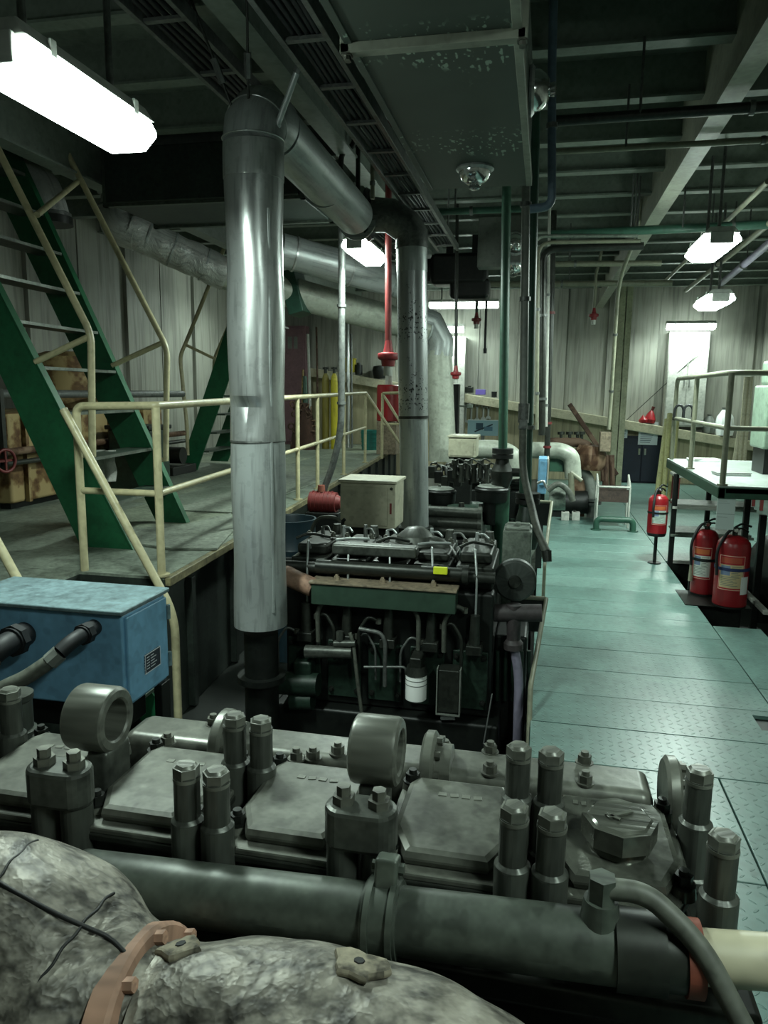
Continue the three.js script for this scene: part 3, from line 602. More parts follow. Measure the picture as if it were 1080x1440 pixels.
// ================================================================ DUCT AND DECKHEAD SERVICES
{
  const t = thing('ventilation_duct', 'wide dark green ventilation duct with pale angle frame under the deckhead', 'duct');
  obj('casing', bx(-.63, -.125, 2.6, 3.08, -4.06, 2.4, .004), M.duct, t);
  const fr = (z) => obj('joint_frame', [bx(-.66, -.1, 2.57, 2.6, z - .02, z + .02, .003), bx(-.66, -.63, 2.57, 3.1, z - .02, z + .02, .003), bx(-.125, -.095, 2.57, 3.1, z - .02, z + .02, .003)], M.ductFrame, t);
  fr(-2.39); fr(-.9); fr(.6);
  obj('edge_angle', bx(-.14, -.112, 2.594, 2.64, -4.05, 2.38, .002), M.ductFrame, t);
  obj('edge_angle', bx(-.645, -.62, 2.594, 2.63, -4.05, 2.38, .002), M.duct, t);
  for (let k = 0; k < 7; k++) for (const x of [-.64, -.11]) at('rivet', boltGeo, M.bolt, t, V(x, 2.57, -2.39 + (k - 3) * .002 + (k > 5 ? .0 : 0)), [Math.PI, 0, 0]);
  obj('hanger_strap', [bx(-.66, -.645, 3.05, 3.36, -3.0, -2.97), bx(-.11, -.095, 3.05, 3.36, -3.0, -2.97), bx(-.66, -.645, 3.05, 3.36, -1.2, -1.17), bx(-.11, -.095, 3.05, 3.36, -1.2, -1.17)], M.beam, t);
}
{
  const t = thing('ventilation_duct', 'large dark duct hanging under the deckhead behind the near fitting', 'duct');
  const a = P(60, 290, { z: -5.6 }), b = P(318, 290, { z: -5.6 });
  obj('casing', bx(-3.3, -1.78, 2.93, 3.32, -6.15, -5.3, .01), heavy(0x33403c, .5), t);
  for (const z of [-5.35, -6.1]) obj('joint_frame', [bx(-3.34, -1.74, 2.91, 2.93, z - .02, z + .02), bx(-3.34, -3.3, 2.91, 3.33, z - .02, z + .02), bx(-1.78, -1.74, 2.91, 3.33, z - .02, z + .02)], heavy(0x58645c, .5), t);
  obj('hanger_strap', [bx(-3.0, -2.97, 3.28, 3.4, -6.0, -5.96), bx(-2.2, -2.17, 3.28, 3.4, -6.0, -5.96)], M.beam, t);
}
{
  const t = thing('cable_tray', 'dark cable tray with two rails under the deckhead beside the silver pipe', 'cable tray');
  for (const x of [-1.04, -.86]) obj('rail', bx(x - .012, x + .012, 2.86, 2.92, -7.2, 1.5, .003), M.galvDark, t);
  for (let k = 0; k < 19; k++) obj('rung', bx(-1.03, -.87, 2.866, 2.88, -7.0 + k * .45, -6.97 + k * .45), M.galvDark, t);
  for (let k = 0; k < 5; k++) obj('cable', sweep(Array.from({ length: 30 }, (_, i) => V(-1.0 + k * .027 + .006 * Math.sin(i * 1.3 + k), 2.892 + .004 * Math.sin(i + k * 2), 1.4 - i * .29)), .011, 8), M.rubber, t);
  for (let k = 0; k < 4; k++) obj('hanger', [cy(V(-1.04, 2.9, -6.5 + k * 2), V(-1.04, 3.36, -6.5 + k * 2), .008, .008, 6), cy(V(-.86, 2.9, -6.5 + k * 2), V(-.86, 3.36, -6.5 + k * 2), .008, .008, 6)], M.galvDark, t);
}
{ // second tray further left and a diagonal stay
  const t = thing('cable_tray', 'narrow cable tray with dangling cables above the left platform', 'cable tray');
  for (const x of [-1.7, -1.5]) obj('rail', bx(x - .012, x + .012, 3.04, 3.1, -9, 1.5, .003), M.galvDark, t);
  for (let k = 0; k < 20; k++) obj('rung', bx(-1.69, -1.51, 3.046, 3.06, -8.8 + k * .52, -8.77 + k * .52), M.galvDark, t);
  for (let k = 0; k < 4; k++) obj('cable', sweep(Array.from({ length: 34 }, (_, i) => V(-1.66 + k * .034 + .006 * Math.sin(i * 1.1 + k), 3.072, 1.4 - i * .3)), .012, 8), M.rubber, t);
  for (let k = 0; k < 4; k++) obj('hanger', [cy(V(-1.7, 3.06, -7.5 + k * 2), V(-1.7, 3.36, -7.5 + k * 2), .008, .008, 6)], M.galvDark, t);
}
const run = (name, label, cat, pts, r, m, o = {}) => {   // a pipe run with clamps
  const t = thing(name, label, cat, o.group); obj('pipe', pipe(pts, r, o.bend || .08, o.seg || 14), m, t);
  for (const [i, s] of (o.clamps || [[0, .5]])) { const a = pts[i], b = pts[i + 1], q = a.clone().lerp(b, s), d = b.clone().sub(a).normalize().multiplyScalar(.012); obj('clamp', [cy(q.clone().sub(d), q.clone().add(d), r * 1.35, r * 1.35, 14)], o.cm || M.galvDark, t); }
  for (const q of o.hang || []) obj('hanger', cy(q, q.clone().setY(3.37), .008, .008, 6), M.galvDark, t);
  return t;
};
// cross pipes under the deckhead on the walkway side
run('ceiling_pipe', 'dark pipe crossing under the deckhead just ahead of the duct lamp', 'pipe', [P(782, 170, { y: 3.0 }), P(1080, 148, { y: 3.0 }).add(V(.9, 0, 0))], .028, M.ironDark, { hang: [P(900, 160, { y: 3.0 })] });
run('ceiling_pipe', 'pale thin pipe crossing under the deckhead beyond the dark one', 'pipe', [P(770, 214, { y: 3.02 }), P(1080, 196, { y: 3.02 }).add(V(1.2, 0, 0))], .018, M.greyRail, { hang: [P(880, 207, { y: 3.02 })] });
run('ceiling_pipe', 'green pipe crossing under the deckhead in front of the girder end', 'pipe', [P(560, 300, { y: 2.95 }), P(770, 292, { y: 2.95 })], .026, M.greenPipe, { hang: [P(640, 297, { y: 2.95 })] });
run('ceiling_pipe', 'long green pipe on the deckhead from duct end to the right bulkhead', 'pipe', [P(775, 330, { y: 2.9 }), P(1080, 312, { y: 2.9 }).add(V(1.2, 0, 0))], .035, M.greenPipe, { hang: [P(960, 320, { y: 2.9 })] });
run('ceiling_pipe', 'grey conduit crossing low beneath the deckhead near the far bulkhead', 'pipe', [P(690, 372, { y: 2.95 }), P(930, 370, { y: 2.95 })], .03, M.greyRail, { hang: [P(800, 371, { y: 2.95 })] });
run('ceiling_pipe', 'second grey conduit crossing beneath the deckhead at the pillar top', 'pipe', [P(640, 400, { y: 2.9 }), P(945, 398, { y: 2.9 })], .035, M.greyRail, { hang: [P(800, 399, { y: 2.9 })] });
run('ceiling_pipe', 'slanting conduit under the deckhead running aft above the hung fittings', 'pipe', [P(1080, 255, { y: 3.0 }), P(930, 400, { y: 3.0 })], .02, M.greyRail, { hang: [P(1000, 332, { y: 3.0 })] });
run('ceiling_pipe', 'pale slanting pipe under the deckhead at the outer side', 'pipe', [P(1085, 312, { y: 2.9 }), P(965, 408, { y: 2.9 })], .026, M.greyRail, { hang: [P(1030, 356, { y: 2.9 })] });
run('ceiling_pipe', 'thick slanting pipe under the deckhead with a violet colour', 'pipe', [P(1090, 335, { y: 2.85 }), P(1015, 398, { y: 2.85 })], .035, M.purple, { hang: [P(1050, 369, { y: 2.85 })] });  // one even violet colour over the whole pipe
// bundle that turns down beside the posts
for (const [k, dy, lab, m, r] of [[0, 0, 'thick dark pipe turning down from the deckhead beside the walkway', M.ironDark, .032], [1, -9, 'pale conduit above the thick dark pipe, turning down at the posts', M.greyRail, .016], [2, -18, 'grey conduit topmost of the bundle turning down at the posts', M.greyBox, .014]]) {
  const z = -6.9 + k * .08, a = P(905 - k * 4, 346 + dy * .8, { z }), b = P(764 - k * 7, 350 + dy, { z }), c = P(762 - k * 7, 612 - k * 8, { z });
  run('service_pipe', lab, 'pipe', [a, b, c], r, m, { bend: .12, clamps: [[1, .35], [1, .8]], hang: [a.clone().add(V(-.06, 0, 0))] });
}
{ const z = -7.4, a = P(898, 322, { z }), b = P(870, 395, { z: -8.2 }), c = P(858, 575, { z: -8.6 }), d = P(856, 604, { z: -8.6 });
  run('service_pipe', 'thin pale conduit dropping to the grey control box by the pump', 'pipe', [a.clone().setY(3.3), a, b, c, d], .02, M.greyRail, { bend: .25, clamps: [[2, .4], [2, .85]] }); }
// upright pipes beside the walkway
{
  const z = -6.0, t = P(711, 275, { z }), b = P(707, 634, { z });
  const g = run('standing_pipe', 'dark green upright pipe ending in a black flanged valve', 'pipe', [b, t.clone().setY(3.34)], .036, M.greenPaint, { clamps: [[0, .95]] });
  obj('flange', [cy(b.clone().add(V(0, -.02, 0)), b.clone().add(V(0, .02, 0)), .085, .085, 20), cy(b.clone().add(V(0, -.06, 0)), b.clone().add(V(0, -.03, 0)), .085, .085, 20)], M.ironBlack, g);
  obj('valve_body', [lathe([[0, 0], [.06, 0], [.085, .08], [.09, .14], [.06, .2], [.05, .24], [0, .24]], b.clone().add(V(0, -.3, 0)), b, 20), cy(b.clone().add(V(.06, -.17, 0)), b.clone().add(V(.2, -.17, 0)), .035, .035, 14)], M.ironDark, g);
  obj('hand_wheel', [along(new THREE.TorusGeometry(.07, .01, 8, 24).rotateX(Math.PI / 2), b.clone().add(V(.2, -.17, 0)), b.clone().add(V(1, -.17, 0)))], M.ironDark, g);
  obj('lower_pipe', cy(b.clone().add(V(0, -.3, 0)), V(b.x, -.35, b.z), .07, .07, 20), M.greenPaint, g);
}
{
  const z = -4.9, t = P(752, 120, { z }), b = P(744, 655, { z });
  const g = run('standing_pipe', 'thick dark green upright post beside the grey conduit', 'pipe', [V(b.x, -.0, z), V(t.x - .0, 3.34, z)], .04, M.postGreen, { clamps: [[0, .4], [0, .8]] });
  obj('flange', [cy(V(b.x, .84, z), V(b.x, .87, z), .08, .08, 20), cy(V(b.x, .88, z), V(b.x, .91, z), .08, .08, 20)], M.ironBlack, g);
  obj('valve_body', [lathe([[0, 0], [.07, .02], [.09, .12], [.07, .22], [.05, .3], [0, .3]], V(b.x, .52, z), V(b.x, 1, z), 20)], M.engGreen, g);
  obj('foot', [cy(V(b.x, -.35, z), V(b.x, .02, z), .06, .06, 16)], M.ironBlack, g);
}
{
  const z = -4.75, a = P(741, 150, { z }), b = P(736, 590, { z }), c = P(736, 660, { z }), d = P(748, 715, { z: -4.6 }), e = P(768, 775, { z: -4.4 });
  const g = run('conduit', 'grey steel conduit beside the green post, ending in a curved hose', 'conduit', [a.clone().setY(3.3), a, b], .026, M.grey, { clamps: [[1, .3], [1, .6]] });
  obj('coupling', [cy(b.clone().add(V(0, -.02, 0)), b.clone().add(V(0, .1, 0)), .034, .034, 16), rbx(.05, .06, .05, b.clone().add(V(0, -.03, .01)), [0, 0, 0], .008)], M.galvDark, g);
  obj('hose', sweep(new THREE.CatmullRomCurve3([b.clone().add(V(0, -.04, 0)), c, d, P(758, 752, { z: -4.45 }), e]).getSpacedPoints(40), .024, 14), M.conduit, g);
  obj('hose_end', [cy(e, e.clone().add(V(.01, -.06, .02)), .032, .026, 14)], M.ironDark, g);
}
run('service_pipe', 'thin white upright conduit between the posts and the far bulkhead', 'pipe', [P(768, 600, { z: -7.4 }), P(771, 330, { z: -7.4 }).setY(3.3)], .014, M.white, { clamps: [[0, .1], [0, .6]] });
run('service_pipe', 'dark upright pipe with a red valve beyond the posts', 'pipe', [P(769, 645, { z: -7.7 }), P(775, 380, { z: -7.7 }).setY(3.3)], .03, M.ironDark, { clamps: [[0, .05], [0, .15], [0, .6]], cm: M.redDark });
run('service_pipe', 'bare steel upright pipe in front of the red cupboard on the platform', 'pipe', [P(447, 710, { z: -6.3 }), P(470, 650, { z: -6.3 }), P(480, 600, { z: -6.3 }), P(481, 215, { z: -6.3 }).setY(3.3)], .03, M.galvDark, { bend: .35, clamps: [[2, .1], [2, .5]] });
run('service_pipe', 'thin pale hanging pipe beside the second cable tray end', 'pipe', [P(524, 280, { z: -4.6 }), P(523, 110, { z: -4.6 }).setY(3.598)], .013, M.greyRail, { clamps: [[0, .1]] });
run('service_pipe', 'dark looped pipe hanging above the silver exhaust bend', 'pipe', [P(478, 300, { z: -5.0 }), P(480, 215, { z: -5.0 }), P(498, 205, { z: -5.0 }), P(500, 205, { z: -5.0 }).setY(3.598)], .018, M.ironDark, { bend: .05 });
run('service_pipe', 'dark riser pipe hanging beside the looped pipe', 'pipe', [P(503, 300, { z: -5.1 }), P(504, 180, { z: -5.1 }).setY(3.598)], .016, M.ironDark, {});
run('service_pipe', 'blue painted pipe dropping beside the duct dome lamp', 'pipe', [P(775, 60, { z: -4.1 }).setY(3.598), P(776, 100, { z: -4.1 }), P(776, 290, { z: -4.1 }), P(745, 294, { z: -4.1 })], .022, dirty(0x6c8296, .4), { bend: .06, clamps: [[1, .4]] });
// diagonal stays at the top of the silver pipe
for (const [a, b, lab] of [[[462, -20], [385, 190], 'flat bright stay bar running from the deckhead to the silver pipe elbow'], [[347, -10], [350, 195], 'thin rod stay with a turnbuckle above the silver pipe'], [[265, -10], [345, 200], 'thin dark stay rod slanting to the silver pipe elbow']]) {
  const p = P(a[0], a[1], { z: -3.1 }), q = P(b[0], b[1], { z: -3.35 }); const d = p.clone().sub(q); p.copy(q).addScaledVector(d, Math.max(1, (3.36 - q.y) / d.y));
  const t = thing('stay_rod', lab, 'stay'); obj('rod', cy(q, p, lab[0] === 'f' ? .014 : .006, lab[0] === 'f' ? .014 : .006, 8), lab[0] === 'f' ? M.galvDull : M.ironDark, t);
  const m = q.clone().lerp(p, .3); obj('turnbuckle', [hex(m, q.clone().lerp(p, .42), .016)], M.galvDark, t); obj('eye', [cy(q, q.clone().lerp(p, .06), .016, .016, 10)], M.galvDull, t);
}
// dome lamps that are switched off
function dome(c, r, down, label) {
  const t = thing('dome_lamp', label, 'lamp', 'unlit dome lamps'), e = c.clone().add(down);
  obj('collar', lathe([[0, 0], [r * 1.15, 0], [r * 1.2, r * .12], [r * 1.05, r * .25], [0, r * .25]], c, e, 28), M.galvDull, t);
  obj('glass', lathe([[r, r * .24], [r * .95, r * .5], [r * .75, r * .8], [r * .45, r * .98], [0, r * 1.03]], c, e, 28), M.chrome, t);
  obj('cap', lathe([[0, r * 1.0], [r * .32, r * 1.0], [r * .36, r * 1.25], [r * .2, r * 1.32], [0, r * 1.32]], c, e, 16), M.chrome, t);
}
{ const c = P(668, 236, { y: 2.6 }); dome(V(c.x, 2.6, c.z), .075, V(0, -1, 0), 'small chrome dome lamp under the dark duct'); }
{ const c = P(745, 128, { x: -.122 }); dome(V(-.122, c.y, c.z), .085, V(1, 0, 0), 'chrome dome lamp on the side of the duct'); }
{ const c = P(724, 343, { z: -8 }); const t0 = c.clone(); dome(t0, .1, V(.2, 0, 1), 'round dark lamp glass on the bulkhead behind the green pipe'); const q = P(722, 378, { z: -8 }); dome(q.clone().setY(q.y + .05), .1, V(0, -1, 0), 'pale shallow lamp below the round dark one'); 
  single('junction_panel', 'grey panel that carries the two round lamps under the deckhead', 'panel', [bx(c.x - .38, c.x + .22, c.y - .22, 3.34, -8.2, -8.02, .01)], M.grey); }
// red drop pipes with bell outlets
function bell(px, pyTop, pyBell, w, z, label, bend) {
  const b = P(px, pyBell, { z }), t0 = P(px + (bend || 0), pyTop, { z }), s = w * z / -1041 / 2, t = thing('drop_pipe', label, 'pipe', 'red bell ended drop pipes');
  obj('pipe', pipe(bend ? [V(b.x, b.y, z), V(b.x, t0.y - .1, z), t0, V(t0.x + .05, 3.598, z)] : [V(b.x, b.y, z), V(t0.x, 3.598, z)], s * .3, .1, 14), bend ? M.greyRail : z > -7 ? M.redDark : M.ironDark, t);
  obj('bell', lathe([[0, 0], [s * .3, 0], [s * .4, s * .7], [s * .5, s * 1.1], [s * .95, s * 1.2], [s, s * 1.3], [s, s * 1.6], [s * .92, s * 1.75], [s * .66, s * 1.85], [s * .6, s * 2.4], [0, s * 2.4]], V(b.x, b.y + s * 1.4, z), V(b.x, -9, z), 28), z < -9 && !bend ? M.redDark : dirty(0x9c2a2f, .5), t);
  obj('nozzle', lathe([[0, 0], [s * .42, 0], [s * .42, s * .9], [0, s * .9]], V(b.x, b.y - s * .98, z), V(b.x, -9, z), 18), M.white, t);
}
bell(546, 200, 500, 30, -5.9, 'large red drop pipe with a bell outlet beside the spotted exhaust pipe');
bell(641, 340, 525, 15, -7.6, 'smaller red drop pipe with bell outlet in front of the bright wall light');
bell(670, 420, 449, 13, -9.5, 'dull dark red bell outlet hanging near the far wall light');
bell(835, 370, 443, 13, -9.5, 'small red outlet on a bent pale drop pipe left of the pillar', 8);
{ // hanging cables near the far light
  const a = P(683, 420, { z: -10 }), t = thing('hanging_cable', 'black cable with plug hanging before the far bulkhead', 'cable'); obj('cable', sweep([V(a.x, 3.598, -10), a.clone().add(V(.01, 0, 0)), P(682, 490, { z: -10 })], .016, 10), M.rubber, t); obj('plug', cy(P(682, 490, { z: -10 }), P(682, 497, { z: -10 }), .025, .022, 12), M.rubber, t);
}

{ // dark hoist body hanging beyond the spotted pipe
  const c = P(648, 385, { z: -8.7 }), t = thing('chain_hoist', 'dark sooty hoist hanging under the deckhead beyond the spotted exhaust pipe', 'hoist');
  obj('body', [bx(c.x - .34, c.x + .3, c.y - .12, c.y + .22, -8.95, -8.6, .05), bx(c.x - .12, c.x + .33, c.y - .28, c.y - .05, -8.9, -8.62, .05)], M.ironBlack, t);
  for (const d of [-.2, .1]) obj('hanger_plate', bx(c.x + d, c.x + d + .08, c.y + .2, 3.345, -8.95, -8.9), M.ironBlack, t);
  obj('motor', cy(V(c.x - .5, c.y + .06, -8.78), V(c.x - .3, c.y + .06, -8.78), .12, .13, 24), M.ironBlack, t);
}
// ================================================================ STAIRS AND RAILINGS
const rail = (pts, r = .021, bend = .07) => pipe(pts, r, bend, 14);
{
  const t = thing('ship_stair', 'steep green ship stair with cream handrails on the left platform', 'stair');
  const zn = -4.14, zf = -5.1, K = (px, py, z) => P(px, py, { z });
  const sk = (r0, r1, l0, l1, z, m, nm) => {   // stringer from two points on its upper edge and two on its lower edge
    const q = [r0, r1, l0, l1].map(([a, b]) => K(a, b, z)), ex = (a, b, y) => a.clone().lerp(b, (y - a.y) / (b.y - a.y));
    const A = ex(q[0], q[1], PY), B = ex(q[0], q[1], 3.5), C = ex(q[2], q[3], 3.5), D = ex(q[2], q[3], PY);
    const s = obj('stringer', plate([[D.x, D.y], [A.x, A.y], [B.x, B.y], [C.x, C.y]], .02, 'z', z), m, t);
    obj('stringer_flange', [rbx(.012, A.distanceTo(B), .06, A.clone().lerp(B, .5).add(V(0, 0, -.02)), [0, 0, Math.atan2(A.x - B.x, B.y - A.y)], .002)], m, s);
    return { A, B, C, D };
  };
  const n = sk([77, 560], [172, 744], [16, 560], [113, 767], zn, M.stair, 'near');
  const f = sk([159, 511], [262, 735], [122, 532], [220, 735], zf, M.stair, 'far');
  const N = 10, pitch = .285;
  for (let k = 1; k <= N; k++) {
    const y = PY + k * pitch - .02, s = (y - PY) / (n.B.y - PY);
    const xn = n.A.x + (n.B.x - n.A.x) * s, xf = f.A.x + (f.B.x - f.A.x) * (y - PY) / (f.B.y - PY);
    const tr = obj('tread', plate([[xn - .21, zn - .021], [xn - .01, zn - .021], [xf - .01, zf + .001], [xf - .21, zf + .001]], .014, 'y', y), M.tread, t);
    obj('nosing', plate([[xn - .024, zn - .021], [xn - .004, zn - .021], [xf - .004, zf + .001], [xf - .024, zf + .001]], .02, 'y', y - .005), M.treadEdge, tr);
  }
  const h1 = [K(-8, 200, zn), K(128, 470, zn), K(130, 642, zn)], up = h1[0].clone().sub(h1[1]); h1[0].addScaledVector(up, .12);
  const a = obj('handrail', [rail(h1, .022), rail([K(128, 472, zn), K(50, 509, zn)], .019)], M.creamRail, t);
  obj('rail_foot', [rail([K(130, 640, zn), K(110, 640, zn)], .018)], M.creamRail, a);
  const h2 = [K(62, 152, zf), K(235, 490, zf), K(233, 648, zf)]; h2[0].addScaledVector(h2[0].clone().sub(h2[1]), .1);
  const b = obj('handrail', [rail(h2, .022), rail([K(228, 482, zf), K(158, 514, zf)], .019)], M.creamRail, t);
  obj('rail_foot', [rail([K(233, 646, zf), K(221, 648, zf)], .018)], M.creamRail, b);
  // upper cross brace between the handrails
  obj('upper_brace', [rail([K(52, 302, zn), K(110, 255, zf)], .018)], M.creamRail, t);
}
{
  const t = thing('ship_stair', 'dark green ship stair with thin pale handrail behind the silver exhaust pipe', 'stair');
  const zn = -8.6, zf = -9.5, K = (px, py, z) => P(px, py, { z });
  const mk = (q, z) => obj('stringer', plate(q.map(([a, b]) => { const p = K(a, b, z); return [p.x, p.y]; }), .02, 'z', z), M.stair, t);
  mk([[254, 655], [277, 661], [352, 448], [330, 425]], zn); mk([[296, 648], [320, 649], [395, 440], [373, 430]], zf);
  for (let k = 0; k < 8; k++) {
    const p = K(272 + k * 11, 636 - k * 26, zn), q = K(312 + k * 10, 630 - k * 26, zf);
    obj('tread', plate([[p.x - .02, zn - .021], [p.x + .2, zn - .021], [p.x + .2, zf + .001], [p.x - .02, zf + .001]], .02, 'y', p.y), M.tread, t);
  }
  obj('handrail', [rail([K(325, 325, zn), K(261, 483, zn), K(253, 501, zn), K(263, 600, zn), K(264, 640, zn)], .024, .1), rail([K(259, 484, zn), K(301, 504, zn)], .018)], M.creamRail, t);
  obj('handrail', [rail([K(355, 380, zf), K(301, 504, zf), K(299, 560, zf)], .02)], M.creamRail, t);
}
// railing of the platform
{
  const t = thing('handrail', 'cream pipe railing along the platform edge with sloping end at the corner', 'railing');
  const top = z => 1.455 + .012 * (-3.5 - z), E = (z, y) => V(edgeX(z) - .03, y, z), z0 = -3.58, z1 = -10.3;
  const c1 = V(-2.46, PY, z0), c2 = E(z0, PY);
  obj('top_rail', [rail([V(-2.46, PY, z0), V(-2.46 - .0, top(z0), z0), V(c2.x, top(z0) + .01, z0), E(z0 - .05, top(z0) + .01), E(z1, top(z1))], .022, .05)], M.creamRail, t);
  for (const z of [z0]) obj('post', [rail([E(z, PY), E(z, top(z))], .022), cy(E(z, PY), E(z, PY + .012), .045, .045, 16)], M.creamRail, t);
  for (const z of [-5.0, -6.5, -7.3, -8.7, -10.28]) obj('post', [rail([E(z, PY), E(z, top(z))], .02), cy(E(z, PY), E(z, PY + .012), .042, .042, 16)], M.creamRail, t);
  obj('mid_rail', [rail([V(-2.46, 1.0, z0), V(c2.x, 1.0, z0)], .018)], M.creamRail, t);
  obj('mid_rail', [rail([E(z0, 1.0), E(z1, 1.05)], .018)], M.creamRail, t);
  obj('sloping_rail', [rail([V(-2.48, 1.44, -3.5), V(-1.86, .38, -3.46), V(-1.86, -.35, -3.46)], .022, .12)], M.creamRail, t);
  obj('sloping_rail', [rail([E(z1, top(z1)), P(556, 614, { z: z1 }), P(575, 642, { z: z1 })], .02, .05)], M.creamRail, t);
}
{
  const t = thing('handrail', 'short sloping cream rail beside the blue terminal box', 'railing');
  const a = P(0, 770, { z: -2.9 }), b = P(33, 830, { z: -2.9 }), d = b.clone().sub(a);
  obj('rail', [rail([a.clone().addScaledVector(d, -3.2).setY(PY), a.clone().addScaledVector(d, -3.2), b.clone().addScaledVector(d, 2.0), b.clone().addScaledVector(d, 2.0).setY(-.35)], .022, .08)], M.creamRail, t);
  for (let k = 0; k < 4; k++) obj('step', bx(-2.45 + k * .16, -2.27 + k * .16, .37 - k * .2, .39 - k * .2, -3.4, -2.95, .004), M.tread, t);
  for (const z of [-2.94, -3.4]) obj('step_stringer', plate([[-2.46, .39], [-2.3, .39], [-1.75, -.35], [-1.95, -.35]], .015, 'z', z), M.stair, t);
}
{
  const t = thing('handrail', 'cream rail section by the red drum at the far end of the platform', 'railing');
  const z = -11.3, K = (x, y) => P(x, y, { z });
  obj('post', rail([K(537, 645), K(538, 553)], .022), M.creamRail, t);
  obj('top_rail', rail([K(538, 553), K(575, 552)], .022), M.creamRail, t); obj('sloping_rail', rail([K(538, 554), K(568, 602)], .02), M.creamRail, t); obj('mid_rail', rail([K(538, 597), K(575, 596)], .018), M.creamRail, t);
}
// mats on the platform
single('rubber_mat', 'curled grey rubber mat on the platform at the foot of the stair', 'mat', (() => {
  const pts = [[172, 762], [178, 745], [262, 738], [325, 722], [332, 742], [305, 772], [240, 772]].map(([a, b]) => { const p = P(a, b, { y: PY + .01 }); return [p.x, p.z]; }); return plate(pts, .016, 'y', PY + .001, .004);
})(), M.mat_);
single('rubber_mat', 'long grey mat lying behind the railing on the platform', 'mat', bx(-3.0, -2.42, PY + .001, PY + .014, -8.3, -5.6, .004), M.mat_);
single('cloth_rag', 'white rag hanging under the stair treads', 'rag', (() => { const c = P(148, 655, { z: -4.7 }); const g = new THREE.PlaneGeometry(.14, .22, 10, 14), p = g.attributes.position; for (let i = 0; i < p.count; i++) p.setZ(i, .02 * Math.sin(p.getX(i) * 60) + .01 * Math.sin(p.getY(i) * 40)); g.computeVertexNormals(); const g2 = g.clone(); g2.translate(0, 0, -.006); const r = mergeGeometries([g, g2]); r.translate(c.x, c.y, c.z); return r; })(), M.white);
// rusty yellow tank and red wheel by the left wall
{
  const t = thing('oil_tank', 'rust streaked yellow tank with pipes behind the green stair', 'tank');
  obj('body', [bx(-5.1, -4.2, PY + .06, 1.35, -7.7, -5.2, .03)], M.yellowDirty, t);
  for (let k = 0; k < 4; k++) obj('rib', bx(-4.2, -4.16, PY + .06, 1.35, -5.4 - k * .62, -5.36 - k * .62, .004), M.yellowDirty, t);
  obj('foot', [bx(-5.0, -4.9, PY, PY + .07, -7.6, -5.3), bx(-4.4, -4.3, PY, PY + .07, -7.6, -5.3)], M.ironBlack, t);
  for (const [y, r, m] of [[1.05, .03, M.rust], [.96, .022, M.ironDark], [1.5, .035, M.galvDark]]) obj('pipe', cy(V(-4.1, y, -8.0), V(-4.1, y, -4.6), r, r, 14), m, t);
  obj('pipe_saddle', bx(-4.16, -4.05, .92, 1.09, -6.9, -6.86), M.ironDark, t); obj('pipe_saddle', bx(-4.16, -4.05, .92, 1.54, -5.0, -4.96), M.ironDark, t);
  const w = P(8, 648, { x: -4.02 });
  obj('hand_wheel', [along(new THREE.TorusGeometry(.085, .012, 8, 28).rotateX(Math.PI / 2), w, w.clone().add(V(1, 0, .2))), cy(w.clone().add(V(-.12, 0, 0)), w.clone().add(V(.01, 0, 0)), .014, .014, 10), rbx(.01, .16, .016, w, [0, 0, 0]), rbx(.01, .016, .16, w, [0, 0, 0])], M.redDark, t);
  obj('upper_drum', [cy(V(-4.6, 1.36, -6.6), V(-4.6, 1.85, -6.6), .34, .34, 30), cy(V(-4.6, 1.85, -6.6), V(-4.6, 1.9, -6.6), .34, .2, 30)], M.yellowDirty, t);
}
{ // dark bin low behind the stair
  const c = P(163, 640, { z: -6.4 }), t = thing('waste_bin', 'dark square bin standing on the platform behind the stair treads', 'bin');
  obj('body', bx(c.x - .05, c.x + .38, PY, PY + .62, -6.75, -6.35, .02), M.engGreen, t); obj('rim', bx(c.x - .07, c.x + .4, PY + .62, PY + .66, -6.77, -6.33, .01), M.ironBlack, t);
}
{ const t = thing('oil_purifier', 'dark low machine with bowl and motor on the platform by the left wall', 'machine');
  obj('base', bx(-4.9, -4.2, PY, PY + .1, -8.5, -7.9, .01), M.ironBlack, t); obj('bowl', lathe([[0, 0], [.2, 0], [.21, .08], [.18, .22], [.1, .3], [0, .32]], V(-4.7, PY + .1, -8.2), V(-4.7, 9, -8.2), 28), M.ironDark, t); obj('motor', cy(V(-4.48, PY + .22, -8.2), V(-4.22, PY + .22, -8.2), .1, .1, 24), M.ironBlack, t); }
